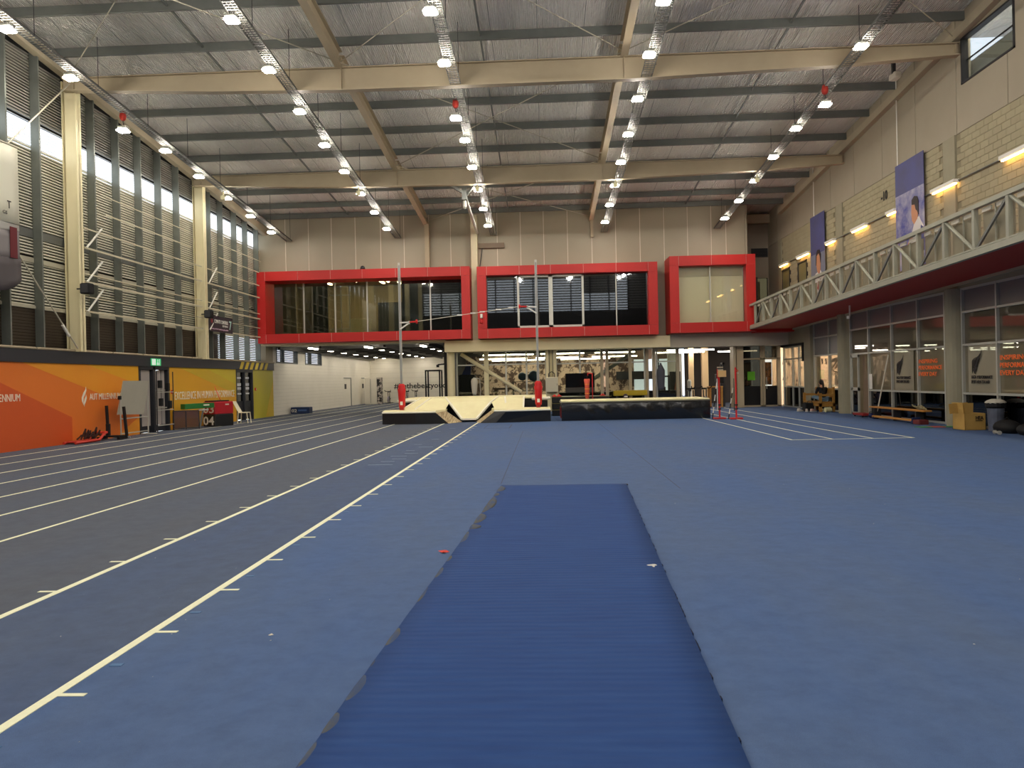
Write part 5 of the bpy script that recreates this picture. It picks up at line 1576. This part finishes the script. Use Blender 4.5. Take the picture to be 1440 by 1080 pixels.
t = thing('cable_machine', 'dark tall cable machine at the right of the open gym bay', 'gym machine', (9.2, 40.4, 0))
g = MB().box(9.3, 9.4, 40.2, 40.3, 0, 2.3).box(9.3, 9.4, 40.7, 40.8, 0, 2.3).box(9.3, 9.4, 40.2, 40.8, 2.2, 2.3)
g.build('frame', darkm, t)
for k in range(9):
    MB().box(9.05, 9.3, 40.25, 40.7, .2 + .09 * k, .27 + .09 * k).build('weight_plate', blackm, t)
MB().cbox(8.95, 9.35, 40.1, 40.6, 1.25, 1.7, .03).build('console', blackm, t)
for k in range(3):
    MB().box(8.98, 9.3, 40.08, 40.1, 1.75 + .13 * k, 1.82 + .13 * k).build('grip_tape', mat('tape_pale', (190, 180, 160), .5), t)
t = thing('leaning_board', 'reddish wooden plank leaning in the white cupboard', 'plank', (7.3, 42.6, 0))
MB().beam((7.15, 42.6, 0.3), (7.4, 42.8, 1.8), .1, .04).build('plank', mat('plank_red', (130, 70, 40), .6), t)
t = thing('water_cooler', 'slim silver bottle stand in front of the white cupboard', 'dispenser', (7.75, 41.5, 0))
MB().lathe((7.8, 41.5, 0), [(.13, 0), (.13, .9), (.1, 1.0), (.11, 1.35), (.05, 1.45)], 12).build('body', alu, t)
MB().box(7.72, 7.88, 41.36, 41.38, .8, .95).build('tap_panel', darkm, t)
t = thing('jacket', 'grey jacket hanging from the post in the gym doorway', 'jacket', (5.8, 38.6, .8))
MB().lathe((5.85, 38.6, 0), [(.13, .95), (.17, 1.1), (.2, 1.7), (.2, 1.95), (.1, 2.15), (.03, 2.3)], 10).build('jacket', mat('jacket_grey', (80, 82, 92), .8), t, smooth=True)
MB().box(5.82, 5.88, 38.6, 38.78, 2.26, 2.32).build('hook', darkm, t)
t = thing('plate_stand', 'dark stand with bags and plates inside the gym window', 'stand', (6.1, 40.5, 0))
for x in (5.7, 6.5):
    MB().box(x, x + .07, 40.4, 40.5, 0, 1.7).build('post', darkm, t)
MB().box(5.7, 6.57, 40.4, 40.5, 1.6, 1.68).build('crossbar', darkm, t)
for x, c_ in ((5.95, 'bag_tan'), (6.25, 'bag_brown')):
    MB().cbox(x - .1, x + .1, 40.35, 40.6, .5, 1.1, .03).build('bag', mat(c_, (130, 96, 50) if c_ == 'bag_tan' else (84, 60, 34), .7), t)
MB().lathe((6.1, 40.45, 0), [(.02, 1.1), (.16, 1.2), (.16, 1.45), (.02, 1.55)], 10).build('plate_bundle', mat('bundle_grey', (110, 110, 120), .6), t)
# power rack in the far gym
t = thing('power_rack', 'tall black power rack in front of the far gym lettering', 'rack', (-8.2, 57, 0))
for x in (-8.95, -7.9):
    for y in (56.6, 57.8):
        MB().box(x, x + .1, y, y + .1, 0, 2.5).build('post', blackm, t)
for y in (56.6, 57.8):
    MB().box(-8.95, -7.8, y, y + .1, 2.42, 2.52).build('crossbar', blackm, t)
for x in (-8.95, -7.9):
    MB().box(x, x + .08, 56.6, 57.9, 2.42, 2.5).build('side_beam', blackm, t)
t = thing('cable_tower', 'grey arched cable tower behind the power rack', 'gym machine', (-7.6, 59, 0))
MB().path([(-8.3, 59, 2.95), (-7.7, 59, 3.0), (-7.4, 59, 2.85), (-7.4, 59, 0)], .06, 8).build('frame', darkm, t)
MB().box(-8.4, -8.2, 58.9, 59.1, 2.75, 2.95).build('pulley', blackm, t)
t = thing('white_locker', 'white locker with a dark spotted side strip near the far gym corner', 'locker', (-13.2, 58.3, 0))
MB().cbox(-13.9, -12.95, 58.2, 58.9, 0, 2.05, .02).build('body', wblock, t)
MB().box(-12.95, -12.6, 58.2, 58.7, 0, 2.05).build('side_strip', mat('strip_spotted', (40, 38, 40), .6, col2=(200, 190, 180), nscale=5, contrast=.03), t)
MB().box(-13.45, -13.43, 58.17, 58.2, .1, 1.95).build('door_gap', purl, t)

# ================================================================ ALONG THE LEFT WALL
t = thing('push_sled', 'low red push sled with a heap of black straps on the lanes', 'sled', (-13.9, 22.3, 0))
rs = mat('sled_red', (206, 62, 48), .5)
for x in (-14.05, -13.7):
    MB().path([(x, 21.6, .05), (x, 22.8, .06), (x + .0, 23.05, .22), (x, 23.2, .26)], .04, 6).build('runner', rs, t)
MB().box(-14.05, -13.7, 21.7, 22.8, .06, .09).build('deck', rs, t)
MB().path([(-14.05, 23.2, .26), (-13.7, 23.2, .26)], .035, 6).build('handle', rs, t)
g = MB(); rnd = random.Random(2)
for k in range(9):
    p = Vector((-13.88 + rnd.uniform(-.1, .1), 22.0 + k * .09, .12))
    g.path([p, p + Vector((.08, .12, rnd.uniform(.1, .32))), p + Vector((-.06, .3, .1)), p + Vector((.05, .4, .06))], .025, 5)
g.build('strap_heap', mat('strap_dark', (60, 34, 28), .8), t)
t = thing('prowler_sled', 'black weight sled with two upright posts beside the whiteboard', 'sled', (-13.7, 23.9, 0))
MB().beam((-14.05, 23.3, .06), (-14.05, 23.78, .06), .08, .08).beam((-13.4, 23.3, .06), (-13.4, 23.78, .06), .08, .08).build('skids', blackm, t)
MB().box(-14.05, -13.4, 23.45, 23.75, .08, .13).build('plate_deck', blackm, t)
MB().beam((-13.9, 23.62, .1), (-13.94, 23.62, 1.08), .07, .07, (0, 1, 0)).build('upright_post', blackm, t)
MB().beam((-13.3, 23.62, .1), (-13.38, 23.62, 1.04), .07, .07, (0, 1, 0)).build('upright_post', blackm, t)
MB().beam((-13.88, 23.58, .1), (-13.88, 23.58, .5), .1, .1, (0, 1, 0)).build('sleeve', blackm, t)
MB().lathe((-14.05, 23.0, 0), [(.06, .02), (.08, .1), (.04, .2)], 10).build('end_knob', blackm, t)
t = thing('whiteboard', 'tilted grey whiteboard on a wheeled metal stand by the orange wall', 'whiteboard', (-13.6, 24.7, 0))
wbm = mat('board_grey', (188, 184, 168), .4, col2=(176, 172, 156), nscale=1.5)
MB().add([(-13.72, 23.85, .78), (-13.72, 25.45, .72), (-13.5, 25.45, 1.86), (-13.5, 23.85, 1.86), (-13.75, 23.86, .78), (-13.75, 25.46, .72), (-13.53, 25.46, 1.86), (-13.53, 23.86, 1.86)],
         [(0, 1, 2, 3), (7, 6, 5, 4), (0, 4, 5, 1), (1, 5, 6, 2), (2, 6, 7, 3), (3, 7, 4, 0)]).build('board', wbm, t)
for y in (23.82, 25.5):
    MB().tube((-13.6, y, .05), (-13.6, y, 1.35), .022, 8).build('stand_post', alu, t)
    MB().tube((-13.85, y, .05), (-13.3, y, .05), .022, 8).build('foot_bar', alu, t)
for z in (.16, .64):
    MB().tube((-13.6, 23.82, z), (-13.6, 25.5, z), .018, 8).build('cross_rail', alu, t)
MB().cbox(-13.62, -13.54, 23.7, 23.8, 1.26, 1.38, .01).build('pivot_knob', blackm, t)
t = thing('metal_rack_frame', 'thin metal storage frame with black pads in front of the white doors', 'rack', (-13.8, 27.2, 0))
for y in (26.7, 27.9):
    MB().tube((-13.9, y, .02), (-13.9, y, 2.2), .02, 8).build('upright', darkm, t)
for z in (.25, .8, 1.45):
    MB().tube((-13.9, 26.7, z), (-13.9, 27.9, z), .018, 8).build('shelf_rail', alu, t)
for (y, z) in ((26.85, 1.6), (27.4, 1.5), (26.9, .95), (27.55, .85)):
    MB().cbox(-13.95, -13.83, y, y + .14, z, z + .28, .01).build('pad', blackm, t)
t = thing('glass_screen', 'low metal framed screen with brown tinted panels against the yellow wall', 'screen', (-13.9, 28.6, 0))
tint = glass('brown_tint', (150, 110, 60), .10, film=.35, filmcol=(120, 92, 50))
PA = [(-14.12, 28.3), (-13.78, 28.62), (-13.42, 28.95)]
for (a, b) in zip(PA, PA[1:]):
    MB().add([(a[0], a[1], .06), (b[0], b[1], .06), (b[0], b[1], .70), (a[0], a[1], .70)], [(0, 1, 2, 3)]).build('tinted_panel', tint, t)
g = MB()
for p in PA:
    g.tube((p[0], p[1], 0), (p[0], p[1], .72), .02, 6)
for z in (.05, .71):
    g.tube((*PA[0], z), (*PA[2], z), .018, 6)
g.build('frame', darkm, t)
MB().beam((-13.42, 29.0, .02), (-13.3, 29.05, .72), .06, .03, (0, 1, 0)).build('prop_leg', purl, t)
MB().beam((-13.42, 28.95, .72), (-13.1, 29.1, .72), .05, .05).build('top_bar', alu, t)
t = thing('green_foam_beam', 'long green foam block lying across the screen and the lane boxes', 'foam block', (-13.7, 29.4, .76))
gr = mat('foam_green', (32, 104, 44), .6, col2=(40, 118, 52), nscale=3)
MB().beam((-13.95, 28.75, .86), (-13.3, 29.85, .88), .3, .2).build('block', gr, t)
MB().beam((-13.36, 29.25, .9), (-13.25, 29.46, .9), .06, .05).build('white_print', whitep, t)
def rbox(name, cx, cy, a, lx, ly, z0, z1, m, t, b=.03):
    o = MB().cbox(-lx / 2, lx / 2, -ly / 2, ly / 2, 0, z1 - z0, b)
    ca, sa = cos(a), sin(a)
    o.v = [Vector((cx + v.x * ca - v.y * sa, cy + v.x * sa + v.y * ca, z0 + v.z)) for v in o.v]
    return o.build(name, m, t)
A = radians(-22)
def label_on(t, s, frac0, z, h, m, w_, name='number'):
    ca, sa = cos(A), sin(A)
    cx, cy = -13.38, 30.62
    lx, ly = -.335 + frac0 * .67, -.505
    o = text(name, s, (cx + lx * ca - ly * sa, cy + lx * sa + ly * ca, z), h, 'back', m, t, width=w_, bold=.015)
    o.rotation_quaternion = (Matrix.Rotation(A, 3, 'Z') @ ROT['back']).to_quaternion()
    return o
t = thing('lane_box', 'black lane marker box numbered 04, bottom of the pair by the yellow wall', 'box', (-13.38, 30.62, 0), 'lane marker boxes')
rbox('body', -13.38, 30.62, A, .67, 1.0, 0, .5, black, t)
label_on(t, '04', .02, .07, .34, white, .58)
t = thing('lane_box', 'red lane marker box numbered 03 stacked on the black 04 box', 'box', (-13.38, 30.62, .5), 'lane marker boxes')
rbox('body', -13.38, 30.62, A, .67, 1.0, .5, 1.0, mat('box_red', (176, 30, 42), .45), t)
label_on(t, '03', .02, .55, .32, white, .58)
MB().beam((-13.03, 30.5, .88), (-12.98, 30.72, .88), .01, .05).build('white_print', whitep, t)
rbox('dark_lid', -13.42, 30.6, A, .5, .9, 1.0, 1.05, blackm, t)
t = thing('thin_red_rod', 'thin red rod leaning behind the stacked lane boxes', 'rod', (-13.6, 31.5, .9))
MB().tube((-13.52, 31.2, 1.0), (-13.95, 31.6, 1.62), .015, 6).build('rod', redp, t)
t = thing('plastic_chair', 'white plastic chair facing the lanes beside the lane boxes', 'chair', (-13.45, 32.6, 0))
wp = mat('white_plastic', (236, 230, 200), .4)
MB().cbox(-13.62, -13.2, 32.4, 32.82, .44, .48, .03).build('seat', wp, t)
MB().add([(-13.6, 32.42, .48), (-13.6, 32.8, .48), (-13.86, 32.78, .95), (-13.86, 32.44, .95), (-13.57, 32.42, .48), (-13.57, 32.8, .48), (-13.83, 32.78, .96), (-13.83, 32.44, .96)],
         [(0, 1, 2, 3), (7, 6, 5, 4), (0, 4, 5, 1), (1, 5, 6, 2), (2, 6, 7, 3), (3, 7, 4, 0)]).build('backrest', wp, t)
for (x, y) in ((-13.6, 32.43), (-13.6, 32.79), (-13.22, 32.43), (-13.22, 32.79)):
    MB().tube((x + (.04 if x > -13.4 else -.04), y, 0), (x, y, .45), .02, 8).build('leg', wp, t)
t.location.x += .3
t = thing('step_stool', 'low black step stool left of the white plastic chair', 'stool', (-13.75, 32.0, 0))
MB().box(-13.9, -13.55, 31.85, 32.15, .34, .38).build('step', blackm, t)
for (x, y) in ((-13.88, 31.87), (-13.88, 32.1), (-13.6, 31.87), (-13.6, 32.1)):
    MB().box(x, x + .04, y, y + .04, 0, .34).build('leg', blackm, t)
t = thing('lane_box', 'navy blue lane marker box numbered 02 by the white gym wall', 'box', (-13.7, 42, 0), 'lane marker boxes')
MB().cbox(-14.2, -13.15, 41.9, 42.5, 0, .36, .02).build('body', mat('box_navy', (22, 44, 84), .5), t)
text('number', '02', (-14.15, 41.88, .09), .17, 'back', offw, t, width=.3, bold=.015)
MB().box(-13.78, -13.3, 41.885, 41.9, .14, .24).build('pale_print', mat('print_blue', (70, 100, 150), .6), t)

# ================================================================ ALONG THE RIGHT WALL
t = thing('wooden_bench', 'blocky varnished wooden bench the person sits on by the round column', 'bench', (11.75, 33.3, 0))
wd = mat('bench_wood', (150, 108, 44), .55, col2=(176, 130, 60), nscale=5, stretch=(1, 1, 8))
for y in (32.3, 34.25):
    MB().box(11.45, 11.55, y, y + .1, 0, .78).build('front_leg', wd, t)
    MB().box(12.0, 12.08, y, y + .1, 0, 1.02).build('back_leg', wd, t)
    MB().box(11.45, 12.08, y - .01, y + .11, .66, .74).build('armrest', wd, t)
    MB().box(11.45, 12.08, y, y + .1, .22, .36).build('end_rail', wd, t)
MB().box(11.45, 12.0, 32.4, 34.25, .34, .42).build('seat', wd, t)
MB().box(12.0, 12.05, 32.4, 34.25, .6, .98).build('backrest', wd, t)
MB().box(11.45, 11.51, 32.4, 34.25, .24, .36).build('front_rail', wd, t)
# person
def skin_mesh(name, verts, edges, radii, m, parent, root=0, sub=2):
    L_ = wloc(parent)
    me = bpy.data.meshes.new(name)
    me.from_pydata([tuple(Vector(v) - L_) for v in verts], edges, [])
    me.materials.append(m)
    o = bpy.data.objects.new(name, me)
    C.objects.link(o); o.parent = parent
    WL[o.name] = L_.copy()
    md = o.modifiers.new('skin', 'SKIN'); md.use_smooth_shade = True
    sv = me.skin_vertices[0].data
    for i, r_ in enumerate(radii):
        r_ = (r_, r_) if not isinstance(r_, tuple) else r_
        sv[i].radius = r_
        sv[i].use_root = (i == root)
    md = o.modifiers.new('sub', 'SUBSURF'); md.levels = sub; md.render_levels = sub
    return o
px, py = 11.78, 32.8
t = thing('person', 'person with dark tied back hair, black top and jeans sitting sideways on the wooden bench', 'person', (px, py, .42))
skn = mat('skin', (190, 140, 112), .6)
topm = mat('black_top', (18, 19, 24), .85)
jean = mat('jeans', (120, 146, 164), .8, col2=(100, 126, 146), nscale=8)
hair = mat('dark_hair', (34, 22, 16), .6)
# body: pelvis, spine, neck, head, arms, legs as one surface
V = [(px, py, .55), (px - .01, py + .03, .72), (px - .01, py + .09, .90), (px - .01, py + .13, 1.00), (px, py + .16, 1.07), (px, py + .20, 1.14), (px, py + .22, 1.22),
     (px - .17, py + .12, .98), (px - .22, py + .22, .78), (px - .14, py + .42, .80),
     (px + .17, py + .12, .98), (px + .22, py + .22, .78), (px + .08, py + .42, .80),
     (px - .09, py + .03, .52), (px - .10, py + .42, .58), (px - .12, py + .72, .60), (px - .12, py + .98, .56),
     (px + .09, py + .03, .52), (px + .08, py + .42, .56), (px + .06, py + .70, .60), (px + .05, py + .96, .52)]
Ed = [(0, 1), (1, 2), (2, 3), (3, 4), (4, 5), (5, 6), (3, 7), (7, 8), (8, 9), (3, 10), (10, 11), (11, 12), (0, 13), (13, 14), (14, 15), (15, 16), (0, 17), (17, 18), (18, 19), (19, 20)]
R = [(.15, .12), (.13, .10), (.15, .11), (.11, .08), .05, .075, .085, .055, .042, .03, .055, .042, .03, .09, .08, .06, .045, .09, .08, .06, .045]
skin_mesh('body', V, Ed, R, skn, t)
skin_mesh('top', [V[0], V[1], V[2], V[3], (px, py + .14, 1.03), V[7], V[8], (px - .17, py + .34, .79), V[10], V[11], (px + .14, py + .34, .79)],
          [(0, 1), (1, 2), (2, 3), (3, 4), (3, 5), (5, 6), (6, 7), (3, 8), (8, 9), (9, 10)],
          [(.165, .135), (.15, .12), (.17, .125), (.13, .10), .06, .07, .056, .045, .07, .056, .045], topm, t)
skin_mesh('jeans', [V[0], V[13], V[14], V[15], (px - .12, py + .94, .57), V[17], V[18], V[19], (px + .05, py + .92, .53)],
          [(0, 1), (1, 2), (2, 3), (3, 4), (0, 5), (5, 6), (6, 7), (7, 8)], [(.16, .13), .105, .095, .075, .06, .105, .095, .075, .06], jean, t)
hd = MB().ball((px, py + .205, 1.20), .105, 12, (.82, .95, 1.12)).build('head', skn, t, smooth=True)
g = MB().ball((px, py + .17, 1.235), .115, 12, (.86, .92, 1.05)); g.build('hair', hair, hd, smooth=True)
skin_mesh('ponytail', [(px, py + .08, 1.26), (px, py - .01, 1.18), (px, py - .04, 1.02), (px, py - .03, .9)], [(0, 1), (1, 2), (2, 3)], [.04, .05, .045, .02], hair, t, sub=1)
MB().add([(px - .015, py + .295, 1.17), (px + .015, py + .295, 1.17), (px, py + .335, 1.175), (px, py + .3, 1.215)], [(0, 1, 2), (0, 2, 3), (1, 3, 2), (0, 3, 1)]).build('nose', skn, hd)
for s_ in (-1, 1):
    MB().ball((px + s_ * .032, py + .292, 1.215), .012, 6).build('eye', mat('eye_dark', (30, 20, 18), .4), hd, smooth=True)
    MB().ball((px + s_ * .088, py + .2, 1.19), .022, 6, (.5, 1, 1.3)).build('ear', skn, hd, smooth=True)
    hx, hy, hz = (px + (-.14 if s_ < 0 else .08), py + .44, .81)
    for f_ in range(4):
        a = hx + (f_ - 1.5) * .018
        skin_mesh('finger', [(a, hy, hz), (a - s_ * .01, hy + .05, hz + .01), (a - s_ * .02, hy + .075, hz - .015)], [(0, 1), (1, 2)], [.009, .008, .007], skn, t, sub=1)
    skin_mesh('thumb', [(hx - s_ * .02, hy - .02, hz), (hx - s_ * .045, hy + .02, hz + .015), (hx - s_ * .045, hy + .05, hz + .01)], [(0, 1), (1, 2)], [.011, .009, .008], skn, t, sub=1)
    MB().cbox(px + (-.12 if s_ < 0 else .05) - .045, px + (-.12 if s_ < 0 else .05) + .045, py + .93, py + 1.06, .44 if s_ < 0 else .43, .60, .03).build('shoe', blackm, t)
MB().box(px + .08 - .1, px + .01, py + .43, py + .5, .84, .85).build('phone', blackm, t)
t = thing('sports_bag', 'black box shaped sports bag on the floor in front of the bench', 'bag', (11.25, 33.2, 0))
MB().cbox(11.1, 11.5, 33.05, 33.45, 0, .36, .04).build('body', blackm, t)
MB().path([(11.2, 33.1, .36), (11.25, 33.1, .44), (11.38, 33.1, .44), (11.42, 33.1, .36)], .012, 6).build('handle', darkm, t)
shoe_w = mat('shoe_white', (226, 214, 200), .6)
def shoe(x, y, a, label, m, name='running_shoe', first=None):
    t = thing(name, label, 'shoe', (x, y, 0), 'pale shoes in front of the bench')
    V_ = [(-.14, .05), (-.06, .06), (.04, .055), (.13, .035), (.15, 0), (.13, -.035), (.04, -.055), (-.06, -.05), (-.14, -.045)]
    g = MB(); n_ = len(V_)
    zt = [.12, .13, .075, .05, .045, .05, .075, .13, .12]
    ca, sa = cos(a), sin(a)
    R_ = lambda u, v: (x + u * ca - v * sa, y + u * sa + v * ca)
    vs = [(*R_(u, v), .02) for u, v in V_] + [(*R_(u * .93, v * .75), zt[i]) for i, (u, v) in enumerate(V_)]
    g.add(vs, [tuple(range(n_ - 1, -1, -1)), tuple(range(n_, 2 * n_))] + [(i, (i + 1) % n_, n_ + (i + 1) % n_, n_ + i) for i in range(n_)])
    g.build('upper', m, t, smooth=True)
    g = MB(); vs = [(*R_(u * 1.05, v * 1.1), 0) for u, v in V_] + [(*R_(u * 1.05, v * 1.1), .025) for u, v in V_]
    g.add(vs, [tuple(range(n_ - 1, -1, -1)), tuple(range(n_, 2 * n_))] + [(i, (i + 1) % n_, n_ + (i + 1) % n_, n_ + i) for i in range(n_)])
    g.build('sole', white, t)
    return t
shoe(10.98, 33.3, .3, 'pale running shoe farthest left in the row before the bag', shoe_w)
shoe(11.12, 32.9, 1.2, 'pale running shoe second from left in the row before the bag', shoe_w)
shoe(11.36, 32.8, .4, 'pinkish running shoe right in front of the black bag', mat('shoe_pink', (214, 180, 168), .6))
shoe(11.62, 32.5, 1.4, 'cream running shoe nearest the bench leg', mat('shoe_cream', (232, 226, 176), .6))
t = thing('towel_roll', 'rolled cream towel among the shoes by the bench', 'towel', (11.72, 32.1, 0))
MB().tube((11.6, 32.1, .1), (11.84, 32.14, .1), .1, 14).tube((11.59, 32.1, .1), (11.6, 32.1, .1), .05, 12).build('roll', mat('towel_cream', (220, 216, 168), .9, bump=.4, bscale=60), t)
# low gymnastics benches by the dark glass
t = thing('gym_bench', 'long low varnished gym bench along the dark glass', 'bench', (11.7, 25.6, 0))
MB().cbox(11.5, 11.78, 23.7, 27.6, .36, .41, .02).build('seat_plank', wood, t)
for y in (24.2, 25.7, 27.2):
    MB().box(11.52, 11.76, y, y + .06, 0, .36).build('leg', darkm, t)
t = thing('floor_plank', 'second varnished plank lying low in front of the gym bench', 'bench', (11.5, 25.3, 0))
MB().cbox(11.3, 11.45, 23.9, 26.9, .06, .12, .015).build('plank', wood, t)
for y in (23.95, 26.7):
    MB().cbox(11.28, 11.47, y, y + .14, 0, .08, .02).build('rubber_foot', mat('foot_blue', (26, 40, 80), .6), t)
t = thing('red_floor_sled', 'small red and black floor trolley below the door', 'trolley', (11.7, 28.3, 0))
MB().cbox(11.4, 11.85, 27.9, 28.8, .05, .13, .02).build('deck', mat('trolley_red', (150, 44, 44), .5), t)
for (x, y) in ((11.45, 28), (11.8, 28), (11.45, 28.7), (11.8, 28.7)):
    MB().tube((x - .02, y, .03), (x + .02, y, .03), .03, 8).build('wheel', blackm, t)
t = thing('kettlebell', 'small navy weight at the far foot of the gym bench', 'weight', (11.45, 27.35, 0))
MB().ball((11.45, 27.3, .09), .09, 10).build('ball', mat('navy_weight', (24, 34, 80), .4), t, smooth=True)
MB().path([(11.39, 27.3, .15), (11.4, 27.3, .22), (11.5, 27.3, .22), (11.51, 27.3, .15)], .014, 6).build('handle', darkm, t)
t = thing('leaning_pole', 'thin white pole leaning on the dark glass above the bench', 'pole', (11.8, 27.2, 0))
MB().tube((11.6, 27.25, .01), (11.93, 26.95, 2.2), .022, 8).build('pole', offw, t)
t = thing('resistance_bands', 'pale curved resistance bands piled on the near bench end', 'bands', (11.62, 24.1, .41))
rnd = random.Random(5)
for k in range(4):
    c_ = (11.62, 23.95 + .15 * k)
    MB().path([(c_[0] + .1 * cos(a), c_[1] + .14 * sin(a), .44 + .03 * k + .04 * sin(a * 2 + k)) for a in [pi * i / 5 for i in range(11)]], .012, 5).build('band', mat('band_pale', (170, 160, 120), .6), t)
t = thing('red_weight_tray', 'small dark red weight tray by the near end of the low plank', 'tray', (11.35, 23.55, 0))
MB().cbox(11.2, 11.5, 23.35, 23.75, .0, .14, .02).build('tray', mat('tray_red', (110, 44, 44), .5), t)
MB().cbox(11.22, 11.48, 23.8, 23.88, 0, .2, .02).build('end_grip', mat('foot_blue', (26, 40, 80), .6), t)
t = thing('agility_mat', 'thin green and red strip mat on the floor by the round column', 'mat', (11.0, 22.6, 0))
gm = mat('strip_green', (70, 140, 90), .6)
MB().box(10.65, 11.0, 22.1, 22.5, 0, .015).build('green_part', gm, t)
MB().box(11.0, 11.35, 22.1, 22.5, 0, .017).build('red_part', mat('strip_red', (200, 90, 80), .6), t)
MB().box(11.35, 11.7, 22.1, 22.5, 0, .015).build('green_part', gm, t)
t = thing('cardboard_box', 'open cardboard box with a raised flap beside the round column', 'box', (11.45, 21.1, 0))
card = mat('cardboard', (196, 158, 84), .8, col2=(182, 144, 74), nscale=4)
def wallbox(x0, x1, y0, y1, z1, m, t, th=.01):
    for nm, g in (('side_panel', MB().box(x0, x0 + th, y0, y1, 0, z1)), ('side_panel', MB().box(x1 - th, x1, y0, y1, 0, z1)), ('side_panel', MB().box(x0, x1, y0, y0 + th, 0, z1)), ('side_panel', MB().box(x0, x1, y1 - th, y1, 0, z1)), ('bottom_panel', MB().box(x0, x1, y0, y1, 0, .01))):
        g.build(nm, m, t)
wallbox(11.2, 11.75, 20.85, 21.45, .45, card, t)
MB().beam((11.21, 21.15, .45), (11.19, 21.15, .72), .5, .012, (0, 1, 0)).build('flap', card, t)
MB().add([(11.19, 20.88, .45), (11.19, 21.42, .45), (11.16, 21.42, .74), (11.16, 20.88, .74)], [(0, 1, 2, 3)]).build('flap', card, t)
MB().add([(11.2, 20.85, .44), (11.42, 20.85, .44), (11.42, 20.83, .73), (11.2, 20.83, .73)], [(0, 1, 2, 3)]).build('flap', card, t)
text('box_lettering', 'HEA', (11.48, 20.843, .28), .1, 'back', blackm, t, width=.2, bold=.02)
MB().box(11.48, 11.66, 20.842, 20.849, .24, .26).build('printed_bar', blackm, t)
t = thing('waste_bin', 'grey and black waste bin with a clear liner by the cardboard box', 'bin', (11.75, 20.75, 0))
MB().lathe((11.78, 20.45, 0), [(.17, 0), (.2, .58), (.21, .62)], 16).build('bin_body', mat('bin_grey', (110, 116, 130), .4, col2=(70, 74, 86), nscale=4), t)
MB().lathe((11.78, 20.45, 0), [(.21, .6), (.24, .64), (.24, .74), (.2, .78)], 16).build('lid', blackm, t)
MB().lathe((11.78, 20.45, 0), [(.235, .72), (.25, .75), (.2, .8), (.1, .84)], 12).build('liner', mat('liner_white', (200, 196, 180), .3), t)
for k, (x, y, sx, sy, sz, lab) in enumerate(((12.0 - .35, 19.75, .28, .4, .2, 'slumped black bag on the floor just right of the bin'), (11.72, 18.9, .26, .45, .17, 'black bag on the floor at the right picture edge'))):
    t = thing('black_bag', lab, 'bag', (x, y, 0), 'black bags under the dark glass')
    MB().ball((x, y, sz * .7), 1, 10, (sx, sy, sz)).build('body', blackm, t, smooth=True)
    MB().path([(x - .1, y, sz * 1.5), (x, y, sz * 2), (x + .1, y, sz * 1.5)], .012, 5).build('strap', blackm, t)
t = thing('chrome_dumbbell', 'small pale dumbbell on the floor at the right edge', 'dumbbell', (11.25, 19.4, 0))
MB().tube((11.15, 19.2, .05), (11.2, 19.5, .05), .02, 8).build('handle', alu, t)
for y in (19.2, 19.46):
    MB().tube((11.15 + (y - 19.2) * .17, y, .05), (11.15 + (y - 19.16) * .17, y + .05, .05), .05, 10).build('head', alu, t)
# dark equipment behind the lower panes
for k, (x, y, lab) in enumerate(((12.9, 25.2, 'dark weight rack behind the low panes left of the near column'), (12.9, 20.4, 'dark weight rack behind the low panes beside the bin'), (12.9, 17.6, 'dark weight rack behind the low panes at the right picture edge'))):
    t = thing('weight_rack', lab, 'rack', (x, y, 0), 'weight racks behind the glass')
    for z in (.25, .6):
        MB().box(x - .2, x + .2, y - 1, y + 1, z, z + .04).build('shelf', darkm, t)
    for yy in (-1, .96):
        MB().box(x - .2, x + .2, y + yy, y + yy + .04, 0, .8).build('side', darkm, t)
    for i in range(6):
        MB().tube((x - .12, y - .8 + i * .3, .71), (x + .12, y - .8 + i * .3, .71), .07, 10).build('dumbbell', mat('dumbbell_grey', (70, 72, 78), .4), t)
